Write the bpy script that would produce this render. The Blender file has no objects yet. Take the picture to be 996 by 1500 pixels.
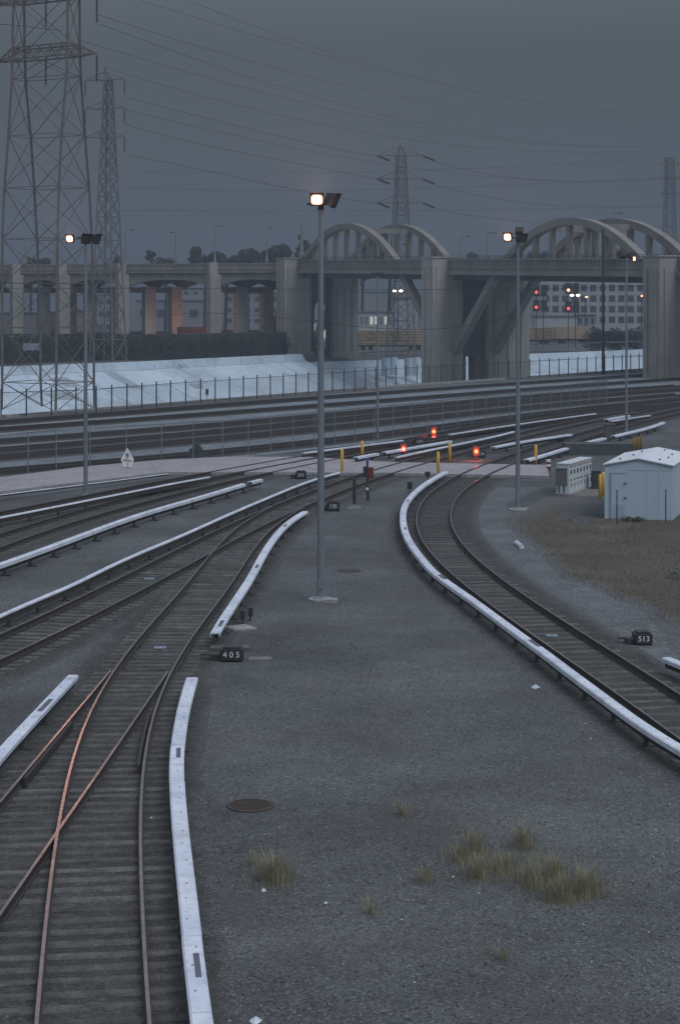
import bpy, math, random
import numpy as np
from mathutils import Vector, Matrix
R = math.radians
rnd = random.Random(7)
S = bpy.context.scene
COL = S.collection
UP = Vector((0, 0, 1))

# ------------------------------------------------------------------ camera, sky, sun, exposure
F, H, CX, YH = 2750.0, 10.0, 498.0, 433.0      # focal length in photo pixels, eye height, centre column, horizon row
cd = bpy.data.cameras.new('camera'); cam = bpy.data.objects.new('camera', cd); COL.objects.link(cam)
cam.location = (0, 0, H); cam.rotation_euler = (R(90), 0, 0)
cd.sensor_fit = 'VERTICAL'; cd.sensor_height = 24; cd.lens = F / 1500 * 24
cd.shift_y = -(750 - YH) / 1500
cd.clip_start = 0.5; cd.clip_end = 6000
S.camera = cam
SUN_EL, SUN_AZ = R(52), R(138)                  # high, from the right: piers are shaded on the near side
w = bpy.data.worlds.new('World'); S.world = w; w.use_nodes = True
wn = w.node_tree.nodes; wl = w.node_tree.links
bg = wn['Background']
sky = wn.new('ShaderNodeTexSky'); sky.sky_type = 'NISHITA'; sky.sun_disc = False
sky.sun_elevation = SUN_EL; sky.sun_rotation = SUN_AZ; sky.air_density = 1.2; sky.dust_density = 3.0; sky.ozone_density = 2.0
# dusk overcast: the cloud deck is duller at the horizon than overhead
tc = wn.new('ShaderNodeTexCoord'); sx = wn.new('ShaderNodeSeparateXYZ')
ramp = wn.new('ShaderNodeValToRGB')
cr = ramp.color_ramp
cr.elements[0].position = 0.0; cr.elements[0].color = (0.049, 0.064, 0.068, 1)
cr.elements[1].position = 0.9; cr.elements[1].color = (0.62, 0.69, 0.83, 1)
e = cr.elements.new(0.13); e.color = (0.040, 0.057, 0.058, 1)
e = cr.elements.new(0.45); e.color = (0.45, 0.51, 0.615, 1)
bw = wn.new('ShaderNodeHueSaturation'); bw.inputs['Saturation'].default_value = 0.45
mixw = wn.new('ShaderNodeMixRGB'); mixw.blend_type = 'MIX'; mixw.inputs[0].default_value = 0.86
scl = wn.new('ShaderNodeVectorMath'); scl.operation = 'SCALE'; scl.inputs['Scale'].default_value = 10.0
wl.new(tc.outputs['Generated'], sx.inputs[0]); wl.new(sx.outputs['Z'], ramp.inputs[0])
wl.new(sky.outputs[0], bw.inputs['Color']); wl.new(bw.outputs[0], mixw.inputs[1])
wl.new(ramp.outputs[0], scl.inputs[0]); wl.new(scl.outputs[0], mixw.inputs[2])
wl.new(mixw.outputs[0], bg.inputs[0]); bg.inputs[1].default_value = 0.10
sd = bpy.data.lights.new('sun', 'SUN'); sd.energy = 1.2; sd.angle = R(25); sd.color = (0.90, 0.94, 1.0)
so = bpy.data.objects.new('sun', sd); COL.objects.link(so)
dv = Vector((math.sin(SUN_AZ) * math.cos(SUN_EL), math.cos(SUN_AZ) * math.cos(SUN_EL), math.sin(SUN_EL)))
so.rotation_euler = dv.to_track_quat('Z', 'Y').to_euler(); so.location = (0, -10, 40)
vs = S.view_settings; vs.view_transform = 'Standard'; vs.look = 'None'; vs.gamma = 1; vs.use_curve_mapping = False
vs.exposure = 0.0
HAZE = 0.0010

# ------------------------------------------------------------------ helpers
def P(px, py, z=0.0):
    Y = F * (H - z) / (py - YH)
    return Vector(((px - CX) * Y / F, Y, z))
def X_at(px, Y): return (px - CX) * Y / F
def Z_at(py, Y): return H - (py - YH) * Y / F
def A(px, py, Y): return Vector((X_at(px, Y), Y, Z_at(py, Y)))

MATS = {}
def mat(name, color, rough=0.8, metal=0.0, var=0.25, scale=3.0, bump=0.0, color2=None, emit=None, estr=0.0, spec=0.3, streak=False, detail=5, fine=None, per_object=0, spots=None):
    if name in MATS: return MATS[name]
    m = bpy.data.materials.new(name); m.use_nodes = True
    n = m.node_tree.nodes; l = m.node_tree.links; b = n['Principled BSDF']
    b.inputs['Roughness'].default_value = rough; b.inputs['Metallic'].default_value = metal
    b.inputs['Specular IOR Level'].default_value = spec
    if emit:
        b.inputs['Base Color'].default_value = (*color, 1)
        b.inputs['Emission Color'].default_value = (*emit, 1); b.inputs['Emission Strength'].default_value = estr
        MATS[name] = m; return m
    g = n.new('ShaderNodeNewGeometry'); vec = g.outputs['Position']
    if streak:
        mp = n.new('ShaderNodeMapping'); mp.inputs['Scale'].default_value = (1, 1, 0.12)
        l.new(vec, mp.inputs[0]); vec = mp.outputs[0]
    t = n.new('ShaderNodeTexNoise'); t.inputs['Scale'].default_value = scale; t.inputs['Detail'].default_value = detail
    t.inputs['Roughness'].default_value = 0.65
    l.new(vec, t.inputs['Vector'])
    r = n.new('ShaderNodeValToRGB'); r.color_ramp.elements[0].position = 0.3; r.color_ramp.elements[1].position = 0.72
    c2 = color2 or tuple(c * (1 + var) for c in color)
    c1 = color if color2 else tuple(c * (1 - var) for c in color)
    r.color_ramp.elements[0].color = (*c1, 1); r.color_ramp.elements[1].color = (*c2, 1)
    l.new(t.outputs['Fac'], r.inputs[0])
    out = r.outputs[0]
    if fine:
        t2 = n.new('ShaderNodeTexNoise'); t2.inputs['Scale'].default_value = fine; t2.inputs['Detail'].default_value = 3
        l.new(g.outputs['Position'], t2.inputs['Vector'])
        mr = n.new('ShaderNodeMapRange'); mr.inputs['From Min'].default_value = 0.3; mr.inputs['From Max'].default_value = 0.7
        mr.inputs['To Min'].default_value = 0.72; mr.inputs['To Max'].default_value = 1.25
        l.new(t2.outputs['Fac'], mr.inputs[0])
        mx = n.new('ShaderNodeVectorMath'); mx.operation = 'SCALE'
        l.new(out, mx.inputs[0]); l.new(mr.outputs[0], mx.inputs['Scale']); out = mx.outputs[0]
    if per_object:                                    # each piece weathered a little differently
        oi = n.new('ShaderNodeObjectInfo'); m4 = n.new('ShaderNodeMapRange'); m4.inputs['To Min'].default_value = 1 - per_object; m4.inputs['To Max'].default_value = 1 + per_object
        l.new(oi.outputs['Random'], m4.inputs[0]); mx4 = n.new('ShaderNodeVectorMath'); mx4.operation = 'SCALE'
        l.new(out, mx4.inputs[0]); l.new(m4.outputs[0], mx4.inputs['Scale']); out = mx4.outputs[0]
    if spots:                                         # grime: blotches, scuffs and specks
        col, sc_, lo, hi = spots
        for s_, l_, h_ in ((sc_, lo, hi), (sc_ * 7, lo + .04, hi)):
            t5 = n.new('ShaderNodeTexNoise'); t5.inputs['Scale'].default_value = s_; t5.inputs['Detail'].default_value = 6; t5.inputs['Roughness'].default_value = 0.7
            l.new(g.outputs['Position'], t5.inputs['Vector'])
            m6 = n.new('ShaderNodeMapRange'); m6.inputs['From Min'].default_value = l_; m6.inputs['From Max'].default_value = h_; m6.inputs['To Max'].default_value = 0.62
            l.new(t5.outputs['Fac'], m6.inputs[0])
            x6 = n.new('ShaderNodeMixRGB'); x6.inputs[2].default_value = (*col, 1); l.new(m6.outputs[0], x6.inputs[0]); l.new(out, x6.inputs[1]); out = x6.outputs[0]
    l.new(out, b.inputs['Base Color'])
    if bump:
        bp = n.new('ShaderNodeBump'); bp.inputs['Strength'].default_value = bump; bp.inputs['Distance'].default_value = 0.05
        l.new(t.outputs['Fac'], bp.inputs['Height']); l.new(bp.outputs[0], b.inputs['Normal'])
    MATS[name] = m; return m

def gravel_mat(name, dark, light, tint=None, edge=None, cell=16.0, patch=0.18, big=1.0, tint_scale=0.35, tint_lo=0.5, tint_hi=0.72):
    m = bpy.data.materials.new(name); m.use_nodes = True
    n = m.node_tree.nodes; l = m.node_tree.links; b = n['Principled BSDF']
    b.inputs['Roughness'].default_value = 0.95; b.inputs['Specular IOR Level'].default_value = 0.15
    g = n.new('ShaderNodeNewGeometry')
    v = n.new('ShaderNodeTexVoronoi'); v.inputs['Scale'].default_value = cell
    l.new(g.outputs['Position'], v.inputs['Vector'])
    bwn = n.new('ShaderNodeSeparateColor'); l.new(v.outputs['Color'], bwn.inputs[0])
    r = n.new('ShaderNodeValToRGB'); e = r.color_ramp
    e.elements[0].position = 0.0; e.elements[0].color = (*dark, 1)
    e.elements[1].position = 1.0; e.elements[1].color = (*[c * 1.5 for c in light], 1)
    x = e.elements.new(0.5); x.color = (*[(a + c) / 2 for a, c in zip(dark, light)], 1)
    x = e.elements.new(0.9); x.color = (*light, 1)
    l.new(bwn.outputs[0], r.inputs[0])
    t = n.new('ShaderNodeTexNoise'); t.inputs['Scale'].default_value = patch; t.inputs['Detail'].default_value = 8; t.inputs['Roughness'].default_value = 0.7
    l.new(g.outputs['Position'], t.inputs['Vector'])
    mr = n.new('ShaderNodeMapRange'); mr.inputs['From Min'].default_value = 0.3; mr.inputs['From Max'].default_value = 0.7
    mr.inputs['To Min'].default_value = 1 - 0.3 * big; mr.inputs['To Max'].default_value = 1 + 0.3 * big
    l.new(t.outputs['Fac'], mr.inputs[0])
    sc = n.new('ShaderNodeVectorMath'); sc.operation = 'SCALE'
    l.new(r.outputs[0], sc.inputs[0]); l.new(mr.outputs[0], sc.inputs['Scale'])
    out = sc.outputs[0]
    if tint:
        t2 = n.new('ShaderNodeTexNoise'); t2.inputs['Scale'].default_value = tint_scale; t2.inputs['Detail'].default_value = 6
        l.new(g.outputs['Position'], t2.inputs['Vector'])
        m2 = n.new('ShaderNodeMapRange'); m2.inputs['From Min'].default_value = tint_lo; m2.inputs['From Max'].default_value = tint_hi; m2.inputs['To Max'].default_value = 0.55
        l.new(t2.outputs['Fac'], m2.inputs[0])
        mx = n.new('ShaderNodeMixRGB'); mx.inputs[2].default_value = (*tint, 1)
        l.new(m2.outputs[0], mx.inputs[0]); l.new(out, mx.inputs[1]); out = mx.outputs[0]
    if edge:                                          # dirty stone thins out into the plain gravel beside it
        at = n.new('ShaderNodeAttribute'); at.attribute_name = 'dirt'
        t3 = n.new('ShaderNodeTexNoise'); t3.inputs['Scale'].default_value = 1.3; t3.inputs['Detail'].default_value = 8; t3.inputs['Roughness'].default_value = 0.75
        l.new(g.outputs['Position'], t3.inputs['Vector'])
        ad = n.new('ShaderNodeMath'); ad.operation = 'ADD'; l.new(at.outputs['Fac'], ad.inputs[0]); l.new(t3.outputs['Fac'], ad.inputs[1])
        m3 = n.new('ShaderNodeMapRange'); m3.inputs['From Min'].default_value = 0.75; m3.inputs['From Max'].default_value = 1.2; l.new(ad.outputs[0], m3.inputs[0])
        r5 = n.new('ShaderNodeValToRGB'); e5 = r5.color_ramp
        ed, el = edge
        e5.elements[0].color = (*ed, 1); e5.elements[1].color = (*[c * 1.5 for c in el], 1)
        x5 = e5.elements.new(0.5); x5.color = (*[(a + c) / 2 for a, c in zip(ed, el)], 1)
        x5 = e5.elements.new(0.9); x5.color = (*el, 1)
        l.new(bwn.outputs[0], r5.inputs[0])
        mx5 = n.new('ShaderNodeMixRGB'); l.new(m3.outputs[0], mx5.inputs[0]); l.new(r5.outputs[0], mx5.inputs[1]); l.new(out, mx5.inputs[2]); out = mx5.outputs[0]
    l.new(out, b.inputs['Base Color'])
    bp = n.new('ShaderNodeBump'); bp.inputs['Strength'].default_value = 0.4; bp.inputs['Distance'].default_value = 0.03
    l.new(v.outputs['Distance'], bp.inputs['Height']); bp.invert = True
    l.new(bp.outputs[0], b.inputs['Normal'])
    MATS[name] = m; return m

class MB:
    def __init__(s): s.v = []; s.f = []; s.m = []
    def quad(s, pts, mi=0):
        b = len(s.v); s.v += [tuple(p) for p in pts]; s.f.append(tuple(range(b, b + len(pts)))); s.m.append(mi)
    def box(s, c, size, ax=None, mi=0):
        hx, hy, hz = [d / 2 for d in size]; c = Vector(c)
        ux, uy, uz = ax if ax else (Vector((1, 0, 0)), Vector((0, 1, 0)), Vector((0, 0, 1)))
        b = len(s.v)
        for sz in (-1, 1):
            for sy in (-1, 1):
                for sx_ in (-1, 1):
                    s.v.append(tuple(c + ux * hx * sx_ + uy * hy * sy + uz * hz * sz))
        for q in ((0, 2, 3, 1), (4, 5, 7, 6), (0, 1, 5, 4), (2, 6, 7, 3), (0, 4, 6, 2), (1, 3, 7, 5)):
            s.f.append(tuple(b + i for i in q)); s.m.append(mi)
    def bar(s, a, b_, wd, ht=None, mi=0):
        a, b_ = Vector(a), Vector(b_); d = b_ - a; L = d.length
        if L < 1e-6: return
        uz = d / L; up = Vector((0, 0, 1)) if abs(uz.z) < 0.95 else Vector((1, 0, 0))
        ux = uz.cross(up).normalized(); uy = uz.cross(ux)
        s.box((a + b_) / 2, (wd, ht or wd, L), (ux, uy, uz), mi)
    def tube(s, pts, r, n=8, mi=0, cap=True):
        pts = [Vector(p) for p in pts]; rs = r if isinstance(r, (list, tuple)) else [r] * len(pts)
        b = len(s.v)
        for i, p in enumerate(pts):
            d = (pts[min(i + 1, len(pts) - 1)] - pts[max(i - 1, 0)]).normalized()
            up = Vector((0, 0, 1)) if abs(d.z) < 0.9 else Vector((1, 0, 0))
            ux = d.cross(up).normalized(); uy = d.cross(ux)
            for k in range(n):
                a = 2 * math.pi * k / n
                s.v.append(tuple(p + ux * math.cos(a) * rs[i] + uy * math.sin(a) * rs[i]))
        for i in range(len(pts) - 1):
            for k in range(n):
                k2 = (k + 1) % n
                s.f.append((b + i * n + k, b + i * n + k2, b + (i + 1) * n + k2, b + (i + 1) * n + k)); s.m.append(mi)
        if cap:
            s.f.append(tuple(b + k for k in range(n))[::-1]); s.m.append(mi)
            o = b + (len(pts) - 1) * n
            s.f.append(tuple(o + k for k in range(n))); s.m.append(mi)
    def lathe(s, base, prof, n=16, mi=0):
        base = Vector(base); b = len(s.v)
        for r, z in prof:
            for k in range(n):
                a = 2 * math.pi * k / n
                s.v.append((base.x + r * math.cos(a), base.y + r * math.sin(a), base.z + z))
        for i in range(len(prof) - 1):
            for k in range(n):
                k2 = (k + 1) % n
                s.f.append((b + i * n + k, b + i * n + k2, b + (i + 1) * n + k2, b + (i + 1) * n + k)); s.m.append(mi)
        s.f.append(tuple(b + k for k in range(n))[::-1]); s.m.append(mi)
        o = b + (len(prof) - 1) * n
        s.f.append(tuple(o + k for k in range(n))); s.m.append(mi)
    def prism(s, poly, d, mi=0):
        """closed polygon of 3-D points pushed along d"""
        poly = [Vector(p) for p in poly]; d = Vector(d); n = len(poly); b = len(s.v)
        s.v += [tuple(p) for p in poly] + [tuple(p + d) for p in poly]
        s.f.append(tuple(range(b, b + n))[::-1]); s.m.append(mi)
        s.f.append(tuple(range(b + n, b + 2 * n))); s.m.append(mi)
        for i in range(n):
            j = (i + 1) % n
            s.f.append((b + i, b + j, b + n + j, b + n + i)); s.m.append(mi)
    def sweep(s, path, prof, closed=True, mis=None, cap=True):
        """path: list of (x, y, z); prof: list of (lateral right, up)"""
        path = [Vector(p) for p in path]; n = len(prof); b = len(s.v)
        for i, p in enumerate(path):
            d = path[min(i + 1, len(path) - 1)] - path[max(i - 1, 0)]
            nr = Vector((d.y, -d.x, 0)).normalized()
            for o, z in prof: s.v.append((p.x + nr.x * o, p.y + nr.y * o, p.z + z))
        m = n if closed else n - 1
        for i in range(len(path) - 1):
            for k in range(m):
                k2 = (k + 1) % n
                s.f.append((b + i * n + k, b + (i + 1) * n + k, b + (i + 1) * n + k2, b + i * n + k2)); s.m.append(mis[k] if mis else 0)
        if cap and closed:
            s.f.append(tuple(b + k for k in range(n))); s.m.append(0)
            o = b + (len(path) - 1) * n
            s.f.append(tuple(o + k for k in range(n))[::-1]); s.m.append(0)
    def build(s, name, mats, parent=None, smooth=False):
        me = bpy.data.meshes.new(name)
        me.from_pydata(s.v, [], s.f)
        for mm in (mats if isinstance(mats, (list, tuple)) else [mats]): me.materials.append(mm)
        if any(s.m): me.polygons.foreach_set('material_index', s.m)
        if smooth: me.polygons.foreach_set('use_smooth', [True] * len(me.polygons))
        me.update()
        o = bpy.data.objects.new(name, me); COL.objects.link(o)
        if parent: put(o, parent)
        return o

def put(o, parent):
    o.parent = parent
    o.matrix_parent_inverse = Matrix.Translation(-Vector(parent.location)) if parent.type == 'EMPTY' else Matrix.Identity(4)
def tag(o, label=None, cat=None, group=None, kind=None):
    if label: o['label'] = label
    if cat: o['category'] = cat
    if group: o['group'] = group
    if kind: o['kind'] = kind
    return o
def thing(name, loc, label, cat, group=None):
    o = bpy.data.objects.new(name, None); COL.objects.link(o); o.location = loc; o.empty_display_size = 0.3
    return tag(o, label, cat, group)
def text_part(body, parent, loc, rot, size, m, name='number', ext=0.003, align='CENTER'):
    cu = bpy.data.curves.new(name, 'FONT'); cu.body = body; cu.size = size; cu.extrude = ext
    cu.align_x = align; cu.align_y = 'CENTER'; cu.materials.append(m)
    tmp = bpy.data.objects.new(name, cu); COL.objects.link(tmp)
    dg = bpy.context.evaluated_depsgraph_get()
    me = bpy.data.meshes.new_from_object(tmp.evaluated_get(dg)); me.name = name
    bpy.data.objects.remove(tmp)
    o = bpy.data.objects.new(name, me); COL.objects.link(o); o.location = loc; o.rotation_euler = rot
    if parent: put(o, parent)
    return o

def smooth_path(pts, y0, y1, step=1.0, lam=3e4, order=3):
    """penalised least-squares curve X(Y) through ground points"""
    n = int(round((y1 - y0) / step)) + 1
    Am = np.zeros((len(pts), n)); xs = np.array([p[0] for p in pts]); wt = np.zeros(len(pts))
    for i, p in enumerate(pts):
        t = min(max((p[1] - y0) / step, 0), n - 1.001); k = int(t); fr = t - k
        Am[i, k] = 1 - fr; Am[i, k + 1] = fr; wt[i] = (40.0 / max(p[1], 20)) ** 1.0
    D = np.diff(np.eye(n), order, axis=0)
    x = np.linalg.solve(Am.T @ (Am * wt[:, None]) + lam * D.T @ D + 1e-9 * np.eye(n), Am.T @ (wt * xs))
    return [(float(x[i]), y0 + i * step) for i in range(n)]
def resample(path, ds):
    out = [Vector((path[0][0], path[0][1]))]; acc = 0.0; res = [out[0].copy()]
    prev = Vector((path[0][0], path[0][1])); need = ds
    for q in path[1:]:
        cur = Vector((q[0], q[1])); L = (cur - prev).length
        while L >= need and L > 0:
            prev = prev.lerp(cur, need / L); res.append(prev.copy()); L = (cur - prev).length; need = ds
        need -= L; prev = cur
    return res
def offset(path, d):
    out = []
    for i, p in enumerate(path):
        a = Vector(path[max(i - 1, 0)][:2]); b = Vector(path[min(i + 1, len(path) - 1)][:2])
        t = (b - a).normalized(); out.append((p[0] + t.y * d, p[1] - t.x * d))
    return out
def x_of(path, Y):
    if Y <= path[0][1]: return path[0][0]
    for a, b in zip(path, path[1:]):
        if a[1] <= Y <= b[1]: return a[0] + (b[0] - a[0]) * (Y - a[1]) / (b[1] - a[1])
    return path[-1][0]
def sub(path, y0, y1): return [p for p in path if y0 <= p[1] <= y1]
def gp(pts, z): return [tuple(P(x, y, z))[:2] for x, y in pts]

# ------------------------------------------------------------------ materials
GD, GL = (0.066, 0.071, 0.073), (0.138, 0.143, 0.144)
M_GRAVEL = gravel_mat('gravel_ground', GD, GL, tint=(0.082, 0.077, 0.070), cell=28, patch=0.16, big=1.25, tint_scale=0.22)
M_BALLAST = gravel_mat('dirty_ballast', (0.044, 0.044, 0.042), (0.088, 0.088, 0.084), tint=(0.050, 0.048, 0.044), edge=(GD, GL), cell=22, patch=0.5, tint_lo=0.45, tint_hi=0.65)
M_PALEBAL = gravel_mat('pale_ballast', (0.11, 0.125, 0.135), (0.26, 0.29, 0.31), cell=12, patch=0.3)
M_DIRT = gravel_mat('dry_dirt', (0.072, 0.063, 0.050), (0.136, 0.120, 0.097), tint=(0.084, 0.070, 0.050), cell=24, patch=0.30, edge=((0.075, 0.08, 0.08), (0.15, 0.155, 0.152)), tint_lo=0.4, tint_hi=0.6)
M_TIE = mat('weathered_tie', (0.056, 0.053, 0.049), 0.95, color2=(0.145, 0.142, 0.134), scale=2.2, bump=0.4, fine=22, per_object=0.24)
M_RUST = mat('rusty_steel', (0.042, 0.038, 0.036), 0.85, color2=(0.066, 0.058, 0.053), scale=8, metal=0.0)
M_RAILTOP = mat('worn_rail_head', (0.44, 0.39, 0.365), 0.27, metal=1.0, var=0.25, scale=3)
M_COVER = mat('white_cover_board', (0.55, 0.62, 0.73), 0.6, color2=(0.80, 0.82, 0.88), scale=0.9, spots=((0.19, 0.185, 0.19), 1.3, 0.50, 0.80))
M_COVER2 = mat('dull_cover_board', (0.46, 0.52, 0.60), 0.6, color2=(0.66, 0.70, 0.76), scale=1.7, fine=9)
M_PLATE = mat('grey_plate', (0.12, 0.12, 0.16), 0.6)
M_BLACK = mat('black_metal', (0.042, 0.042, 0.042), 0.6)
M_DARK = mat('dark_grey_metal', (0.06, 0.06, 0.062), 0.6)
M_GALV = mat('galvanised_steel', (0.24, 0.27, 0.30), 0.5, metal=0.35, var=0.2, scale=4, streak=True)
M_TOWER = mat('dull_tower_steel', (0.155, 0.140, 0.132), 0.8, var=0.3, scale=2)
M_TOWERPALE = mat('pale_tower_steel', (0.16, 0.155, 0.155), 0.7, var=0.25, scale=2)
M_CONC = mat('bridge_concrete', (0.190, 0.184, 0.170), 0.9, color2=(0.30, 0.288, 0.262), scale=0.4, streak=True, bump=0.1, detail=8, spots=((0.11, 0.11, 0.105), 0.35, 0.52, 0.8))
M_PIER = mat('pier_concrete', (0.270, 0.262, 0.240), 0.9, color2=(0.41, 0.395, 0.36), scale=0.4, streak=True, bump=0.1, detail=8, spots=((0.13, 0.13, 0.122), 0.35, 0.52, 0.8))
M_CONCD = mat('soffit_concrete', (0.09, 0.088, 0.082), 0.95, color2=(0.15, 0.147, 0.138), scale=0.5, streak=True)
M_BANK = mat('channel_concrete', (0.46, 0.56, 0.64), 0.9, color2=(0.62, 0.73, 0.81), scale=0.16, bump=0.05, detail=9, spots=((0.20, 0.215, 0.23), 0.13, 0.52, 0.74))
M_ROADC = mat('crossing_concrete', (0.275, 0.262, 0.272), 0.85, color2=(0.37, 0.35, 0.36), scale=0.7, fine=7)
M_BASE = mat('base_concrete', (0.22, 0.22, 0.215), 0.9, color2=(0.38, 0.38, 0.37), scale=2.5)
M_YELLOW = mat('yellow_paint', (0.88, 0.54, 0.075), 0.55, var=0.15, scale=4)
M_OCHRE = mat('faded_yellow_paint', (0.36, 0.21, 0.045), 0.65, var=0.2, scale=3)
M_SHED = mat('pale_blue_grey_paint', (0.42, 0.52, 0.61), 0.55, color2=(0.49, 0.585, 0.67), scale=0.9, streak=True)
M_ROOF = mat('white_sheet_roof', (0.62, 0.66, 0.72), 0.6, color2=(0.76, 0.78, 0.82), scale=1.3)
M_CAB = mat('white_cabinet_paint', (0.60, 0.64, 0.67), 0.5, var=0.08, scale=3)
M_GREYBOX = mat('grey_box_paint', (0.12, 0.115, 0.115), 0.6)
M_WHITE = mat('white_paint', (0.80, 0.80, 0.80), 0.6, var=0.06)
M_NUM = mat('reflective_number', (0.75, 0.80, 0.80), 0.5, var=0.05)
M_RED = mat('red_paint', (0.17, 0.035, 0.035), 0.6)
M_BROWN = mat('rusty_cover', (0.070, 0.056, 0.048), 0.9)
M_LEAFD = mat('dark_leaf', (0.035, 0.046, 0.040), 0.8, color2=(0.075, 0.088, 0.074), scale=0.5)
M_HEDGE = mat('dark_hedge_leaf', (0.030, 0.037, 0.034), 0.8, color2=(0.062, 0.070, 0.060), scale=0.4)
M_BARK = mat('bark', (0.06, 0.05, 0.045), 0.9)
M_GRASS = mat('dry_grass_blade', (0.20, 0.195, 0.105), 0.8, color2=(0.36, 0.32, 0.22), scale=3)
M_WEED = mat('brown_weed', (0.090, 0.077, 0.060), 0.9, color2=(0.130, 0.110, 0.084), scale=0.8)
M_GRAVEL2 = gravel_mat('pale_gravel', (0.082, 0.09, 0.094), (0.165, 0.175, 0.178), cell=20, patch=0.4, edge=(GD, GL))
M_TAN = mat('tan_freight_paint', (0.36, 0.285, 0.19), 0.7, color2=(0.46, 0.375, 0.26), scale=0.8)
M_FAR = mat('far_warehouse_wall', (0.23, 0.24, 0.26), 0.8, color2=(0.32, 0.33, 0.35), scale=0.3)
M_FARW = mat('far_white_wall', (0.36, 0.39, 0.40), 0.8, color2=(0.45, 0.48, 0.48), scale=0.4)
M_FARG = mat('far_grey_roof', (0.14, 0.15, 0.16), 0.8)
M_WIN = mat('dark_window', (0.07, 0.08, 0.09), 0.15, spec=0.5)
M_WINLIT = mat('lit_window', (0.5, 0.5, 0.4), emit=(0.75, 0.85, 0.72), estr=0.55)
M_LAMP = mat('lamp_glow', (1, 1, 1), emit=(1.0, 0.72, 0.48), estr=30.0)
M_LAMPRIM = mat('lamp_rim_glow', (1, .8, .6), emit=(1.0, 0.44, 0.24), estr=2.0)
M_LAMPS = mat('small_lamp_glow', (1, 1, 1), emit=(1.0, 0.78, 0.58), estr=9.0)
M_ORANGE = mat('orange_glow', (1, 1, 1), emit=(1.0, 0.42, 0.14), estr=3.0)
M_REDL = mat('red_signal_glow', (1, 0.2, 0.1), emit=(1.0, 0.085, 0.035), estr=5.0)
M_REDF = mat('far_red_signal_glow', (1, 0.2, 0.1), emit=(1.0, 0.06, 0.08), estr=2.2)
M_BLUEL = mat('blue_marker', (0.05, 0.12, 0.5), 0.4)
M_WOOD = mat('wood_pole', (0.055, 0.05, 0.045), 0.9)
M_MESHW = mat('fence_wire', (0.12, 0.125, 0.13), 0.6, metal=0.3)
M_BED = mat('river_bed', (0.20, 0.22, 0.235), 0.6, color2=(0.40, 0.43, 0.45), scale=0.15)
M_WIRE = mat('power_cable', (0.045, 0.042, 0.042), 0.7)

# ------------------------------------------------------------------ ground, river channel, road
NB = [(-150, -34), (-27.8, 154.2), (0.14, 197.0), (19.7, 224.2), (40.5, 252.8), (220, 498)]
FB = [(-190, 82.5, 0.0), (-47.9, 264, 0.0), (-31, 285.7, -0.05), (-11.1, 311, 0.15), (-6.4, 317, .15), (-5.6, 318, -1.3), (3.8, 330, -1.4), (14.9, 335, -1.27), (32.2, 345, -0.8), (56.9, 358, -0.28), (260, 560, 0)]
BEDZ = -6.5
g = MB()
g.quad([(-900, -60, 0), (900, -60, 0), (1200, 498, 0)] + [(x, y, 0) for x, y in reversed(NB)] + [(-900, -34, 0)])
far = [(x, y, z) for x, y, z in FB]
back = [(-2400, 2500, 0), (2400, 2500, 0)]
g.quad([(-900, 40, 0.3)] + far + [(1200, 560, 0)] + [(2400, 2500, 0), (-2400, 2500, 0)])
ground = tag(g.build('ground', M_GRAVEL), kind='structure')
NBb = offset(NB, -11); FBb = offset(FB, 15)
b = MB()
for i in range(len(NB) - 1):
    b.quad([(*NB[i], 0), (*NB[i + 1], 0), (*NBb[i + 1], BEDZ), (*NBb[i], BEDZ)])
FBw = offset(FB, .35); FBw2 = offset(FB, 1.1)                     # upright top wall, narrow bench, then the slope
for i in range(len(FB) - 1):
    za, zc_ = FB[i][2], FB[i + 1][2]
    b.quad([(*FBw[i], za - 1.15), (*FBw[i + 1], zc_ - 1.15), FB[i + 1], FB[i]])
    b.quad([(*FBw2[i], za - 1.2), (*FBw2[i + 1], zc_ - 1.2), (*FBw[i + 1], zc_ - 1.15), (*FBw[i], za - 1.15)])
    b.quad([(*FBb[i], BEDZ), (*FBb[i + 1], BEDZ), (*FBw2[i + 1], zc_ - 1.2), (*FBw2[i], za - 1.2)])
for i in range(1, len(FB) - 1):                                   # construction joints down the slope
    n_ = max(1, int((Vector(FB[i + 1][:2]) - Vector(FB[i][:2])).length / 6.5))
    for k in range(n_):
        f_ = k / n_; lp = lambda t_, zt_: Vector((*Vector(t_[i][:2]).lerp(Vector(t_[i + 1][:2]), f_), zt_))
        z_ = FB[i][2] + (FB[i + 1][2] - FB[i][2]) * f_
        b.bar(lp(FBw2, z_ - 1.2), lp(FBb, BEDZ), .09, .03, 1); b.bar(lp(FB, z_), lp(FBw, z_ - 1.15), .07, .03, 1)
    b.bar((*FBw2[i], FB[i][2] - 1.2), (*FBw2[i + 1], FB[i + 1][2] - 1.2), .16, .04, 1)
    mid = lambda j: Vector((*Vector(FBw2[j]).lerp(Vector(FBb[j]), .42), 0)) + UP * ((FB[j][2] - 1.2) * .58 + BEDZ * .42)
    b.bar(mid(i), mid(i + 1), .12, .03, 1)
def slope_pt(px_, d_):                                 # a point on the far slope below the place seen at this column
    for i in range(1, len(FB) - 2):
        a_, c_ = Vector(FBw2[i]), Vector(FBw2[i + 1]); pa, pc = CX + F * a_.x / a_.y, CX + F * c_.x / c_.y
        if pa <= px_ <= pc:
            f_ = (px_ - pa) / (pc - pa); top_ = a_.lerp(c_, f_); bot_ = Vector(FBb[i]).lerp(Vector(FBb[i + 1]), f_)
            zt_ = FB[i][2] + (FB[i + 1][2] - FB[i][2]) * f_ - 1.2
            xy = top_.lerp(bot_, d_); return Vector((xy.x, xy.y, zt_ + (BEDZ - zt_) * d_ + .02))
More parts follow.
